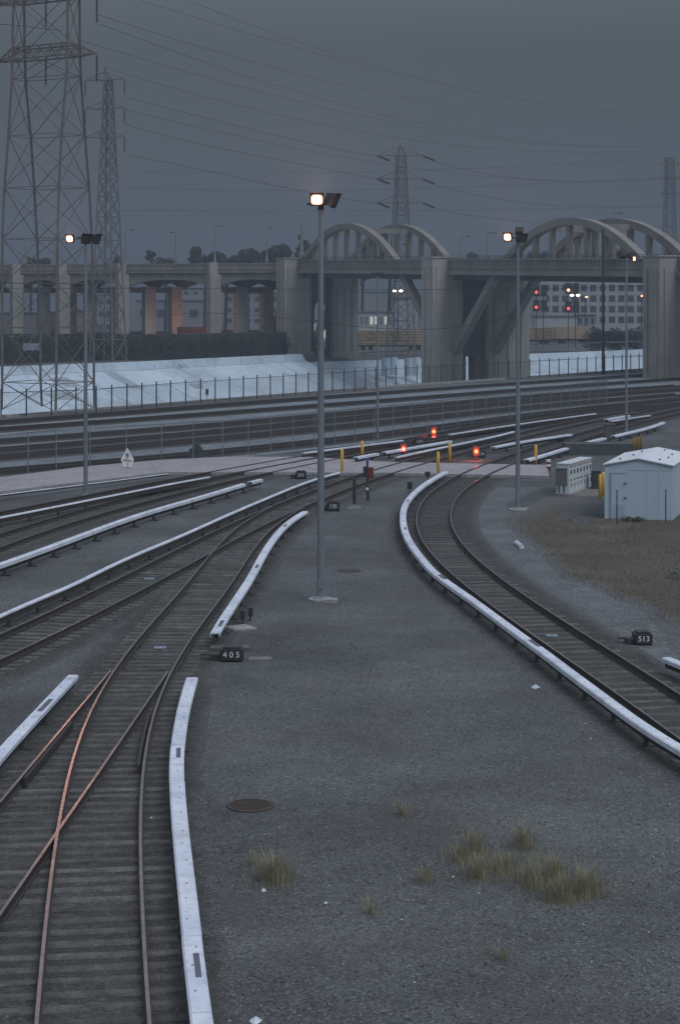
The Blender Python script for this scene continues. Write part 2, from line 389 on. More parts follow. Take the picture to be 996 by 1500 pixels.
for x0_, x1_, d0_, d1_, mi_ in ((146, 163, .04, .46, 2), (201, 226, .05, .30, 3), (60, 84, .10, .34, 2), (300, 322, .10, .22, 3), (18, 52, .45, .62, 2), (232, 262, .42, .55, 2), (350, 384, .30, .5, 3)):
    b.quad([slope_pt(x0_, d0_), slope_pt(x1_, d0_), slope_pt(x1_, d1_), slope_pt(x0_, d1_)], mi_)   # painted-over graffiti
tag(b.build('river_bank', [M_BANK, mat('dark_joint', (.17, .18, .19), .9), mat('grey_overpaint', (.34, .39, .43), .9), mat('pale_overpaint', (.62, .70, .74), .9)]), kind='structure')
b = MB()
b.quad([(*p, BEDZ + 0.002) for p in NBb] + [(*p, BEDZ + 0.002) for p in reversed(FBb)])
tag(b.build('river_bed', M_BED), kind='structure')
# concrete lip along the near bank and pale wall along the top of the far bank
b = MB(); b.sweep([(x, y, 0) for x, y in offset(NB[1:], 0.35)], [(-0.25, 0), (-0.25, 0.22), (0.25, 0.22), (0.25, 0)])
tag(b.build('kerb', M_BASE), kind='structure')

PALE = [P(-60, 625), P(0, 617), P(250, 598), P(500, 576), P(740, 560), P(1000, 541), P(1200, 530), P(1200, 575), P(996, 585), P(850, 606), P(720, 628), P(612, 641), P(520, 652), P(445, 660), P(345, 671), P(253, 679), P(97, 690), P(0, 702), P(-60, 709)]
b = MB(); b.quad([(p.x, p.y, 0.004) for p in PALE]); tag(b.build('ballast_bed', M_PALEBAL), kind='structure')

# dry dirt by the shed: wavy outline
dirt_px = [(735, 762), (770, 742), (800, 728), (835, 728), (870, 716), (930, 700), (1010, 690), (1120, 720), (1160, 900), (1080, 960), (1000, 925), (950, 893), (905, 880), (860, 858), (822, 848), (800, 822), (780, 800), (757, 786)]
dp = [P(x, y, 0.010) for x, y in dirt_px]
fine = []
for i in range(len(dp)):
    a, c = dp[i], dp[(i + 1) % len(dp)]
    for k in range(8):
        q = a.lerp(c, k / 8); q.x += rnd.uniform(-.04, .04); q.y += rnd.uniform(-.12, .12); fine.append((q.x, q.y, 0.010))
cen = P(930, 830, .010); b = MB(); nf_ = len(fine)
for f_ in (1.0, .80, .62): b.v += [(cen.x + (x - cen.x) * f_, cen.y + (y - cen.y) * f_, z) for x, y, z in fine]
for r_ in range(2):
    for i in range(nf_):
        j = (i + 1) % nf_; b.f.append((r_ * nf_ + i, r_ * nf_ + j, (r_ + 1) * nf_ + j, (r_ + 1) * nf_ + i)); b.m.append(0)
b.f.append(tuple(range(2 * nf_, 3 * nf_))); b.m.append(0)
o = b.build('dirt_ground', M_DIRT); tag(o, kind='structure')
at = o.data.attributes.new('dirt', 'FLOAT', 'POINT'); at.data.foreach_set('value', [.12] * nf_ + [.62] * nf_ + [.9] * nf_)
pg = MB(); pal = [(700, 720, 90), (688, 745, 50), (690, 775, 70), (720, 810, 92), (775, 852, 104), (840, 893, 96), (900, 930, 70), (960, 975, 40)]
rows_ = []
for px_, py_, wpx in pal:
    for f_, d_ in ((-.12, 0), (.12, .8), (.5, .9), (.88, .8), (1.12, 0)):
        c_ = P(px_ + wpx * f_, py_ - 6, .006); rows_.append((c_.x, c_.y, .006, d_))
pg.v = [r_[:3] for r_ in rows_]
for i in range(len(pal) - 1):
    for k in range(4):
        a = i * 5 + k; pg.f.append((a, a + 1, a + 6, a + 5)); pg.m.append(0)
o = pg.build('gravel_strip', M_GRAVEL2); tag(o, kind='structure')
at = o.data.attributes.new('dirt', 'FLOAT', 'POINT'); at.data.foreach_set('value', [r_[3] for r_ in rows_])
# darker worn path between cabinet and shed
b = MB(); b.quad([P(815, 760, .013), P(832, 738, .013), P(868, 722, .013), P(884, 726, .013), P(884, 752, .013), P(860, 768, .013)])
tag(b.build('path', M_GRAVEL), kind='structure')

ROAD_N = [(-40, 92.0), (-17.3, 96.0), (-9.85, 106.4), (-5, 106.4), (2.4, 106.0), (11.6, 104.2)]
ROAD_F = [(-40, 98.5), (-18.7, 103.4), (-14.9, 110), (-10.8, 114.5), (-7.1, 116.5), (-2, 116.5), (3.2, 112.8), (12.2, 110.9)]
ROAD_N = [(x * .9815, y * .9815) for x, y in ROAD_N]; ROAD_F = [(x * .9815, y * .9815) for x, y in ROAD_F]
def lin(tab, x):
    for a, c in zip(tab, tab[1:]):
        if a[0] <= x <= c[0]: return a[1] + (c[1] - a[1]) * (x - a[0]) / (c[0] - a[0])
    return None
def on_road(p, m=0.0):
    a, c = lin(ROAD_N, p[0]), lin(ROAD_F, p[0])
    return a is not None and c is not None and a - m <= p[1] <= c + m
ROADZ = 0.185
b = MB()
ring = [(x, y, 0.02) for x, y in ROAD_N] + [(x, y, 0.02) for x, y in reversed(ROAD_F)]
b.prism(ring, (0, 0, ROADZ - 0.02))
road_mb = b

# ------------------------------------------------------------------ tracks
G2 = 0.7525
RAILP = [(-.055, .045), (.055, .045), (.055, .062), (.013, .077), (.013, .17), (.028, .18), (.028, .222), (-.028, .222), (-.028, .18), (-.013, .17), (-.013, .077), (-.055, .062)]
RAILM = [0, 0, 0, 0, 0, 0, 1, 0, 0, 0, 0, 0]
def rail(parent, path, dz=0.0, name='rail'):
    m = MB(); m.sweep([(p[0], p[1], dz) for p in path], RAILP, True, RAILM)
    return m.build(name, [M_RUST, M_RAILTOP], parent)
def tie_mesh(seed, plates, L=2.6, W=0.23):
    r = random.Random(seed); m = MB(); hx, hy = L / 2, W / 2; z0, z1 = -0.06, 0.046; c = .025
    def j(v): return v + r.uniform(-.012, .012)
    n = 5; b0 = len(m.v)
    for i in range(n + 1):
        x = -hx + L * i / n
        zz = z1 + r.uniform(-.006, .004)
        for y, z in ((-hy, z0), (-hy, zz - c), (-hy + c, zz), (hy - c, zz), (hy, zz - c), (hy, z0)): m.v.append((j(x), j(y), z))
    for i in range(n):
        for k in range(5):
            a = b0 + i * 6 + k; m.f.append((a, a + 1, a + 7, a + 6)); m.m.append(0)
    m.f.append(tuple(range(b0, b0 + 6))[::-1]); m.m.append(0)
    o = b0 + n * 6; m.f.append(tuple(range(o, o + 6))); m.m.append(0)
    for s in (-1, 1) if plates else ():                 # tie plate with its spikes under each rail
        m.box((s * G2, 0, .045), (.30, .17, .022), None, 1)
        for d in (-.10, .10): m.box((s * G2 + d, rnd.uniform(-.05, .05), .062), (.035, .035, .03), None, 1)
    me = bpy.data.meshes.new('tie'); me.from_pydata(m.v, [], m.f); me.materials.append(M_TIE); me.materials.append(M_RUST)
    me.polygons.foreach_set('material_index', m.m); me.update(); return me
TIES = [tie_mesh(i, False) for i in range(6)]; TIES_P = [tie_mesh(i, True) for i in range(6)]
def add_ties(root, spots, limit=100):
    """spots: (x, y, angle, length factor), nearest first; the nearest ones are parts, the rest one mass"""
    spots = sorted(spots, key=lambda s: s[1])
    for (x, y, a, f, ) in spots[:limit]:
        o = bpy.data.objects.new('tie', rnd.choice(TIES_P if abs(f - 1) < .02 else TIES)); COL.objects.link(o)
        o.location = (x, y, rnd.uniform(-.008, .003)); o.rotation_euler = (0, 0, a + rnd.uniform(-.012, .012)); o.scale = (f, 1 + rnd.uniform(-.08, .08), 1)
        put(o, root)
    rest = spots[limit:]
    if rest:
        m = MB()
        for (x, y, a, f) in rest:
            ux = Vector((math.cos(a), math.sin(a), 0)); uy = Vector((-ux.y, ux.x, 0))
            m.box((x, y, -.008 + rnd.uniform(-.008, .003)), (2.6 * f, .23, .106), (ux, uy, Vector((0, 0, 1))))
        tag(m.build('ties', M_TIE, root), kind='stuff')
def tie_spots(path, ds, ext=None):
    out = []; q = resample(path, ds)
    for i, p in enumerate(q):
        if on_road(p, 0.3): continue
        a = q[max(i - 1, 0)]; c = q[min(i + 1, len(q) - 1)]; t = (c - a).normalized(); n = Vector((t.y, -t.x))
        lo, hi = -1.3, 1.3
        if ext:
            r = ext(p, n)
            if r is None: continue
            lo, hi = r
        mid = (lo + hi) / 2; c0 = p + n * mid
        out.append((c0.x, c0.y, math.atan2(n.y, n.x), (hi - lo) / 2.6))
    return out
def ballast(parent, path, dz, wd=1.75):
    m = MB(); prof = [(-wd - .75, -.02 - dz), (-wd + .1, .012), (-wd + .4, .012), (wd - .4, .012), (wd - .1, .012), (wd + .75, -.02 - dz)]
    m.sweep([(p[0], p[1], dz) for p in path], prof, False)
    o = m.build('ballast_strip', M_BALLAST, parent)
    at = o.data.attributes.new('dirt', 'FLOAT', 'POINT'); n = len(m.v) // 6
    at.data.foreach_set('value', [0.0, .62, .85, .85, .62, 0.0] * n)
    return o
grooves = []
def track(name, path, label, dz, ds=0.6, ties=100, rails=True, ext=None, bw=1.75, group='railway tracks of the yard'):
    root = thing(name, (path[0][0], path[0][1], 0), label, 'railway track', group)
    ballast(root, path, dz, bw)
    if rails:
        for s in (-1, 1):
            rp = offset(path, s * G2); rail(root, rp); grooves.append(rp)
    add_ties(root, tie_spots(path, ds, ext), ties)
    return root

B_px = [(218.4, 1495), (215.7, 1444), (210, 1359), (208.2, 1290.6), (206.5, 1222), (207.2, 1171), (211, 1125), (215.4, 1088.6), (222, 1058.8), (232, 1029), (245.2, 999), (258.5, 969.3), (271.7, 947.8), (298.2, 909.7), (330, 870), (352, 835), (386, 786.6), (407, 767), (428, 754), (449, 741), (500, 720)]
T2_px = [(0, 929.6), (49.7, 906.4), (99.4, 884.9), (149, 861.7), (175.7, 845.7), (250, 812), (289.6, 788), (326, 772), (365, 756.6), (396.7, 743.5), (422.8, 731.8), (464.5, 716), (500, 703), (534, 692)]
R_px = [(994, 1083.8), (955.6, 1055.6), (908, 1018.4), (851.6, 979.8), (798, 942.6), (729.7, 895), (700, 872.8), (631, 809.3), (618.9, 791.2), (612.3, 775.5), (610.5, 761), (612.3, 750.2), (617.7, 738.2), (627.3, 726), (644.2, 711.7), (662.3, 700.8), (680.4, 692.4), (709.3, 681.4)]
RR_px = [(994, 1015.5), (952.6, 990), (908, 963.5), (854.5, 930.8), (801, 893.6), (759.4, 863.9), (700, 820.8), (686.4, 809.3), (674.3, 793.6), (664.7, 776.7), (659.9, 762.3), (659.9, 750.2), (663.5, 739.4), (671.9, 726.1), (684, 714.1), (698.4, 703.3), (709.3, 696.6), (745.9, 681.4)]
N2_px = [(0, 1341.8), (27.3, 1301), (51, 1266.8), (75, 1232.6), (95.6, 1202), (112.6, 1178), (132.5, 1148), (155, 1120), (179, 1082), (205.4, 1045.5), (228.6, 1009), (253.5, 972.7), (271.7, 947.8), (298.2, 909.7), (330, 870)]
zr = 0.2
def centre(px, side): return offset(gp(px, zr), side * G2)
F1 = gp([(790, 660), (850, 641), (920, 621), (996, 603)], .1)
F2 = gp([(606, 680), (680, 660.5), (750, 642), (830, 624), (996, 592)], .1)
F3 = gp([(500, 669), (570, 656), (657, 641), (750, 626), (870, 608), (996, 590)], .1)
F4 = gp([(375, 682.5), (433, 675), (500, 665), (589, 650), (657, 636), (750, 620), (870, 602), (996, 584)], .1)
pT2 = smooth_path(centre(T2_px, 1) + F2, 46, 172, lam=2e3)
pR = smooth_path(centre(R_px, 1) + centre(RR_px, -1) + F1, 33, 165, lam=2e3)
sl_ = (pR[0][0] - pR[4][0]) / 4; pR = [(pR[0][0] + sl_ * k, 33.0 - k) for k in range(24, 0, -1)] + pR
pN1 = smooth_path(centre(B_px, -1), 20, 102, lam=3e2)
pN2 = smooth_path(centre(N2_px, -1), 18, 64, lam=2e3)
pT3 = smooth_path(centre([(0, 803), (113, 763), (176, 745), (250, 725), (397, 692.6)], -1) + F3, 62, 172, lam=1e4)
pT4 = smooth_path([(-16.3, 81), (-12.2, 90), (-8.5, 99.5)] + F4, 66, 172, lam=1e4)
# near track: only where it has left the trunk
def sep(p, other): return p[0] - x_of(other, p[1])
pN1 = [p for p in pN1 if p[1] < 92]
n1_start = min([p[1] for p in pN1 if abs(sep(p, pT2)) < 0.10] + [92])
pN1c = [p for p in pN1 if p[1] <= n1_start]
n2_end = min([p[1] for p in pN2 if p[1] > 40 and abs(sep(p, pN1)) < 0.10] + [62])
pN2c = [p for p in pN2 if p[1] <= n2_end]

def ext_trunk(p, n):                                 # trunk ties grow to carry the near track through the switch
    if p.y > n1_start + 1 or p.y < 55: return (-1.3, 1.3)
    d = sep((x_of(pN1, p.y), p.y), pT2) * abs(n.x)
    return (-1.3, d + 1.3) if 0 < d < 2.7 else (-1.3, 1.3)
def ext_near(p, n):
    d2 = sep(p, pT2) * abs(n.x)
    if p.y > 55 and d2 < 2.7: return None
    d = -sep(p, pN2) * abs(n.x)
    if p.y <= n2_end + 1 and -3.4 < d < 0.0: return (d - 1.3, 1.3)
    return (-1.3, 1.3)
def ext_left(p, n):
    d = -sep(p, pN1) * abs(n.x)
    return None if d > -3.4 else (-1.3, 1.3)
trunk = track('railway_track', pT2, 'third railway track from the left, curving past the 235 switch into the far fan', 0.000, 0.56, 90, ext=ext_trunk)
near = thing('railway_track', (pN1c[0][0], pN1c[0][1], 0), 'nearest railway track, its polished rails curving down to the bottom left corner', 'railway track', 'railway tracks of the yard')
ballast(near, pN1c, 0.004)
for s in (-1, 1): rail(near, offset(pN1c, s * G2), -0.003)
add_ties(near, tie_spots(pN1c, 0.53, ext_near), 100)
m = MB()                                             # guard rails by the frog
for (a, c, off) in (((38.5, 44.5), pN1c, G2 - .11), ((37.5, 43.5), pN2c, -G2 + .11)):
    m.sweep([(p[0], p[1], .0) for p in offset(sub(c, *a), off)], [(-.03, .05), (-.03, .235), (.03, .235), (.03, .05)])
m.build('guard_rail', M_RUST, near)
left = thing('railway_track', (pN2c[0][0], pN2c[0][1], 0), 'railway track diverging at the 405 switch straight out of the left edge', 'railway track', 'railway tracks of the yard')
ballast(left, sub(pN2c, 0, 47), 0.008)
rail(left, offset(pN2c, G2), -0.006); rail(left, offset(pN2c, -G2), -0.006)
add_ties(left, tie_spots(pN2c, 0.53, ext_left), 100)
right = track('railway_track', pR, 'railway track sweeping in an S curve down the right beside the long white cover', 0.012, 0.72, 95)
track('railway_track', pT3, 'second railway track from the left, under the widest white cover board', 0.016, 0.65, 0)
track('railway_track', pT4, 'leftmost railway track, beside the pinkish concrete crossing', 0.020, 0.65, 0)
# diverging rail toward the 513 switch machine
pS = [p for p in offset(sub(pR, 24, 55), 0)]
dv = [(p[0] + max(0, (52 - p[1])) ** 2 * 0.0065, p[1]) for p in pS]
rail(right, offset([p for p in dv if p[1] < 47], G2), -0.003, 'diverging_rail')
MAIN = [([(-60, 623.5), (0, 619), (240, 600.5), (500, 580), (740, 563), (996, 546)], 'main line track closest to the black river fence'),
        ([(-60, 634), (0, 629), (240, 611.5), (500, 592), (740, 573), (996, 555)], 'second main line track out from the black river fence'),
        ([(-60, 651), (0, 646), (240, 629), (500, 606), (740, 584), (996, 565)], 'third main line track out from the black river fence, between pale ballast strips'),
        ([(-60, 664), (0, 659), (240, 639.5), (500, 615), (740, 591), (996, 571)], 'fourth main line track out from the black river fence'),
        ([(-60, 675), (0, 670), (240, 650), (500, 625.5), (740, 600), (996, 578)], 'main line track behind the chain link fence, second on its far side'),
        ([(-60, 696), (0, 690), (240, 669.5), (450, 650), (500, 643.5), (740, 613), (996, 585)], 'main line track running right behind the chain link fence')]
for i, (px, lab) in enumerate(MAIN):
    pts = gp(px, .1)
    p = smooth_path(pts, math.floor(pts[0][1]) - 6, math.ceil(pts[-1][1]), 2.0, 3e2)
    track('railway_track', p, lab, 0.006 + 0.003 * i, 0.65, 0, bw=1.45)
# crossing slab with dark flangeways
for rp in grooves:
    seg = [p for p in resample(rp, 0.25) if on_road(p, -0.02)]
    if len(seg) > 3: road_mb.sweep([(p[0], p[1], ROADZ + .002) for p in seg], [(-.13, .002), (.13, .002)], False, [1])
road = road_mb.build('road', [M_ROADC, M_BLACK]); tag(road, kind='structure')

# ------------------------------------------------------------------ third rail cover boards
def bracket_mesh():
    m = MB(); m.box((0, 0, .17), (.09, .12, .26)); m.box((0.04, 0, .03), (.34, .16, .05))
    m.lathe((0, 0, .06), [(.06, 0), (.075, .04), (.05, .07), (.07, .11), (.045, .16)], 8)
    me = bpy.data.meshes.new('insulator'); me.from_pydata(m.v, [], m.f); me.materials.append(M_DARK); me.update(); return me
BRK = bracket_mesh()
CG = 'white third rail cover boards'
def cover(px, label, w_=0.32, skirt=0.12, seg=3.1, plates=(), top=0.47, lam=2e2, dull=False, gaps=(), y0=None, y1=None, brackets=True, tail=0):
    pts = gp(px, top)
    ya, yb = min(p[1] for p in pts), max(p[1] for p in pts)
    path = smooth_path(pts, ya if y0 is None else y0, yb if y1 is None else y1, 0.5, lam)
    if tail:
        sl_ = (path[0][0] - path[6][0]) / 3; path = [(path[0][0] + sl_ * k, path[0][1] - k) for k in range(tail, 0, -1)] + path
    fine = resample(path, 0.25)
    root = thing('third_rail_cover', (fine[0].x, fine[0].y, 0), label, 'third rail cover', CG)
    prof = [(-w_/2, -skirt), (-w_/2, -.025), (-w_/2 + .03, 0), (w_/2 - .03, 0), (w_/2, -.025), (w_/2, -skirt), (w_/2 - .022, -skirt), (w_/2 - .022, -.04), (-w_/2 + .022, -.04), (-w_/2 + .022, -skirt)]
    m = MB(); k = int((1.0 if gaps else seg) / 0.25); i = 0
    while i < len(fine) - 1:
        j = min(i + k, len(fine) - 1)
        if len(fine) - 1 - j < 4: j = len(fine) - 1
        sg = [Vector(p) for p in fine[i:j + 1]]
        skip = any(min(a) <= sg[len(sg) // 2].y <= max(a) for a in gaps)
        if not gaps and j < len(fine) - 1 and len(sg) > 1: sg[-1] = sg[-1].lerp(sg[-2], 0.09)
        jx, jz = (0, 0) if gaps else (rnd.uniform(-.004, .004), rnd.uniform(-.005, .003))
        if not skip: m.sweep([(p.x + jx, p.y, top + jz) for p in sg], prof)
        elif m.v: m.build('cover_board', [M_COVER2 if dull else M_COVER, M_DARK], root); m = MB()
        if not skip and brackets:
            for d_ in (.3, .55, .8):
                pp = sg[int(len(sg) * d_)]; m.lathe((pp.x + rnd.uniform(-.05, .05), pp.y, top + jz), [(.016, 0), (.012, .01)], 6, 1)
        i = j
    m.build('cover_board', [M_COVER2 if dull else M_COVER, M_DARK], root)
    m = MB(); m.sweep([(p.x, p.y, 0) for p in fine], [(-.05, .2), (-.05, .33), (.05, .33), (.05, .2)]); m.build('conductor_rail', M_RUST, root)
    if brackets:
        pos = resample(path, 2.4)
        for q in range(1, len(pos) - 1):
            t = pos[q + 1] - pos[q - 1]
            o = bpy.data.objects.new('insulator', BRK); COL.objects.link(o); o.location = (pos[q].x, pos[q].y, 0.0)
            o.rotation_euler = (0, 0, math.atan2(t.y, t.x) - math.pi / 2); put(o, root)
    for (pxx, pyy, ln, wd) in plates:
        c = P(pxx, pyy, top); i = min(range(len(fine)), key=lambda n_: (fine[n_] - c.xy).length)
        t = (fine[min(i + 1, len(fine) - 1)] - fine[max(i - 1, 0)]).normalized(); ux = Vector((t.y, -t.x, 0)); uy = Vector((t.x, t.y, 0))
        m = MB(); m.box((fine[i].x + ux.x * .03, fine[i].y + ux.y * .03, top + .006), (wd, ln, .006), (ux, uy, Vector((0, 0, 1)))); m.build('warning_plate', M_PLATE, root)
    return root
cover([(297, 1500), (290, 1444), (281.6, 1376), (273, 1290.6), (265.5, 1222.4), (261, 1171), (259.3, 1130), (262, 1076), (271, 1030.7), (283, 988)],
      'long curved white third rail cover with a rounded end, running out of the bottom edge', 0.30, 0.11, plates=[(291, 1417, .95, .085), (264, 1102, .8, .085)], y0=22, lam=1e2)
cover([(314.9, 926.8), (344.4, 879.3), (358.6, 859), (381, 819), (399, 790.5), (420, 767), (447.6, 748.3)],
      'curved white third rail cover left of the tall central lamp pole', 0.28, 0.11, plates=[(320, 914, 1.0, .11), (385, 830, .8, .1), (418, 770, .8, .1)], lam=1e2)
cover([(-110, 1260), (0, 1103.5), (55, 1044), (106, 990)], 'short straight white third rail cover cut by the left edge near the bottom', 0.28, 0.11, plates=[(62, 1034, 1.3, .12)], y1=47.3)
cover([(653.9, 690), (641.8, 696), (626, 705.7), (611.7, 716.5), (600.8, 727.3), (593.6, 738.2), (590.6, 750.2), (590.6, 764.7), (594.8, 781.6), (603.3, 798.4), (612.9, 810), (638, 838.8), (680.5, 869), (725.7, 902), (764.8, 930.7), (801, 956), (833.7, 982.8), (866, 1005), (914, 1040.7), (955.6, 1070.4), (994, 1092.7)],
      'longest white third rail cover, bending round the S curve on the right', 0.28, 0.13, tail=14, plates=[(782, 943, 1.0, .12), (643, 845, 1.0, .12), (592, 774, .7, .1), (594, 733, .7, .1)], y0=33, lam=6e1)
cover([(972, 960), (985, 966), (1003, 974), (1040, 996)], 'stub of white third rail cover at the right edge beyond the 513 machine', 0.27)
cover([(0, 901.4), (49.7, 878), (99.4, 860), (150.6, 833), (250, 790.5), (326, 756.6), (396.7, 726.6), (464.5, 700.5), (498.5, 690.8)],
      'long thin white third rail cover passing the 235 switch toward the crossing', 0.17, 0.06, y0=52)
cover([(0, 825.7), (125.5, 780.5), (250, 739), (318.3, 720), (364, 705.7), (385.7, 700.5)], 'widest straight white third rail cover, with a dark gap before its far end', 0.26, 0.15, top=0.5, y0=60, gaps=[(95.0, 95.9)])
cover([(0, 757.4), (125.5, 732.8), (250, 708.4), (309, 697.3)], 'straight white third rail cover second from the concrete crossing on the left', 0.17, 0.06, y0=72)
cover([(0, 724), (122, 709), (244, 693)], 'thin white third rail cover along the edge of the concrete crossing', 0.16, 0.05, top=0.32, y0=80, brackets=False)
cover([(443.7, 662.8), (500, 656), (589, 644.5)], 'thin white third rail cover beside the chain link fence, behind two yellow bollards', 0.20, 0.08)
cover([(521, 669.4), (556, 663), (600, 655.5), (657, 645.8)], 'white third rail cover behind the red signal, broken by one dark gap', 0.34, 0.14, gaps=[(113.6, 114.4)])
cover([(580, 669.3), (662, 651.8), (700, 644), (752, 631.7)], 'thin white third rail cover starting behind the crossing between the two red signals', 0.20, 0.08)
cover([(657, 636), (700, 629.5), (750, 622), (800, 615), (871, 605.4)], 'dull thin third rail cover farthest back, right of the topmost red signal', 0.20, 0.08, dull=True)
cover([(722, 654.4), (752, 648.4), (790, 642.5), (836.4, 635.5)], 'white third rail cover passing behind the right hand lamp pole', 0.32, 0.12)
cover([(770.8, 672.8), (800, 664.5), (842.8, 651.7), (889, 640), (920, 633), (971, 618)], 'white third rail cover rising behind the meter cabinet, broken by a grey box', 0.34, 0.14, gaps=[(126.0, 127.4)], y1=142)
cover([(886.5, 614), (903, 611), (920, 607.8)], 'short dull third rail cover far right, upper of a close pair', 0.40, 0.16, dull=True)
cover([(894, 616.5), (920, 612.5), (952, 607.8)], 'thin dull third rail cover far right, lower of a close pair', 0.20, 0.08, dull=True)

# ------------------------------------------------------------------ arch viaduct
Y0B = 280.0
def bx(t): return Vector((Y0B / F * ((653 - CX) + (180 + CX * .22) * t), Y0B * (1 - .22 * t), 0))
BD = (bx(1) - bx(0)); SPAN = BD.length; BA = BD.normalized(); BN = Vector((-BA.y, BA.x, 0))      # along (towards the right), across (away)
UP = Vector((0, 0, 1)); AX = (BA, BN, UP)
def ztop(t): return 15.45 - 1.05 * t                                   # top of the parapet
def B(t, n=0.0, z=0.0, da=0.0):
    p = bx(t) + BN * n + BA * da; p.z = z; return p
WB = 12.6
T0, T1, T2_ = -0.79, 0.0, 0.837
bridge = thing('arch_bridge', tuple(B(0, 0, BEDZ)), 'long concrete viaduct with pairs of arches above its deck, crossing the river channel', 'bridge')
tl, tr_ = T0 - .03, 1.35
def strip(n0, n1, zo0, zo1, name, m_, t0=tl, t1=tr_, mi=None):
    mb = MB(); q = []
    a = [B(t0, n0, ztop(t0) + zo0), B(t0, n1, ztop(t0) + zo0), B(t0, n1, ztop(t0) + zo1), B(t0, n0, ztop(t0) + zo1)]
    c = [B(t1, n0, ztop(t1) + zo0), B(t1, n1, ztop(t1) + zo0), B(t1, n1, ztop(t1) + zo1), B(t1, n0, ztop(t1) + zo1)]
    mb.quad(a); mb.quad(c[::-1])
    for i in range(4):
        j = (i + 1) % 4; mb.quad([a[j], a[i], c[i], c[j]])
    return mb.build(name, m_, bridge)
strip(-.55, WB + .55, -2.0, -1.35, 'deck', M_CONC)
strip(-.95, -.55, -2.32, -1.75, 'cornice', M_CONC)
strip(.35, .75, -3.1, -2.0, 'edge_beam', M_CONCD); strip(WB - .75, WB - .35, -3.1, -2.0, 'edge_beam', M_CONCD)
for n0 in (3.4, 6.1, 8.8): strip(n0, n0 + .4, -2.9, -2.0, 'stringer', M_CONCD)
# parapets: base, cap and balusters
def parapet(n, t0=tl, t1=tr_):
    mb = MB()
    L = SPAN * (t1 - t0); k = int(L / .62)
    for i in range(k):
        t = t0 + (t1 - t0) * (i + .5) / k
        mb.box(B(t, n, ztop(t) - .68), (.34, .24, .95), AX)
    mb.prism([B(t0, n - .2, ztop(t0) - 1.35), B(t0, n + .2, ztop(t0) - 1.35), B(t0, n + .2, ztop(t0) - 1.1), B(t0, n - .2, ztop(t0) - 1.1)], B(t1, 0, ztop(t1)) - B(t0, 0, ztop(t0)))
    mb.prism([B(t0, n - .22, ztop(t0) - .22), B(t0, n + .22, ztop(t0) - .22), B(t0, n + .22, ztop(t0)), B(t0, n - .22, ztop(t0))], B(t1, 0, ztop(t1)) - B(t0, 0, ztop(t0)))
    mb.build('parapet', M_CONC, bridge)
    r = MB()
    for dz in (.22, .45): r.bar(B(t0, n, ztop(t0) + dz), B(t1, n, ztop(t1) + dz), .05)
    kk = int(L / 3)
    for i in range(kk + 1):
        t = t0 + (t1 - t0) * i / kk; r.bar(B(t, n, ztop(t)), B(t, n, ztop(t) + .47), .06)
    r.build('handrail', M_DARK, bridge)
parapet(-.45); parapet(WB + .45)
# arches: ribs of the two spans on both sides, with hangers above the deck and legs below it
def arch(tc, zpk, n, half=.5):
    rise = 5.4; u0 = .25
    def zc(u):                                          # a curve above the deck, straight raking legs below it
        v = min(abs(u), .28)
        return zpk - rise * (v / u0) ** 2.05 - 62 * (abs(u) - v)
    N = 40; mb = MB(); wd = 1.15
    top = []; bot = []
    for i in range(N + 1):
        u = -half + 2 * half * i / N
        th = 1.0 + .25 * (abs(u) / half) ** 1.5
        sl = (zc(u + .005) - zc(u - .005)) / (.01 * SPAN); k = math.sqrt(1 + sl * sl)
        top.append((tc + u, zc(u))); bot.append((tc + u, zc(u) - th * min(k, 1.6)))
    poly = [B(t, n - wd / 2, z) for t, z in top]; pb = [B(t, n - wd / 2, z) for t, z in bot]
    b0 = len(mb.v)
    for p, q in zip(poly, pb):
        mb.v += [tuple(p), tuple(p + BN * wd), tuple(q + BN * wd), tuple(q)]
    for i in range(N):
        a = b0 + i * 4
        for k in range(4):
            k2 = (k + 1) % 4; mb.f.append((a + k, a + k2, a + 4 + k2, a + 4 + k)); mb.m.append(0)
    rib = mb.build('arch_rib', M_CONC, bridge)
    k = 8
    for i in range(1, k):
        u = -.25 + .5 * i / k
        z1 = zc(u) - .9; t = tc + u; z0 = ztop(t) - 1.35
        if z1 - z0 > 1.2:
            h = MB(); h.box(B(t, n, (z0 + z1) / 2), (.85, .62, z1 - z0), AX); h.build('hanger', M_CONC, bridge)
    return zc
for tc, zp in ((-.5, 22.0), (.5, 20.4)):
    for n in (0.75, 10.2 if tc < 0 else 7.6): arch(tc - .02, zp, n)
    for u in (-.07, .07):                                # cross struts between the crowns
        nb = 10.2 if tc < 0 else 7.6; s = MB(); s.box(B(tc - .02 + u, (nb + .75) / 2, zp - 1.35), (.7, nb - .75 - 1.2, .8), AX); s.build('cross_strut', M_CONC, bridge)
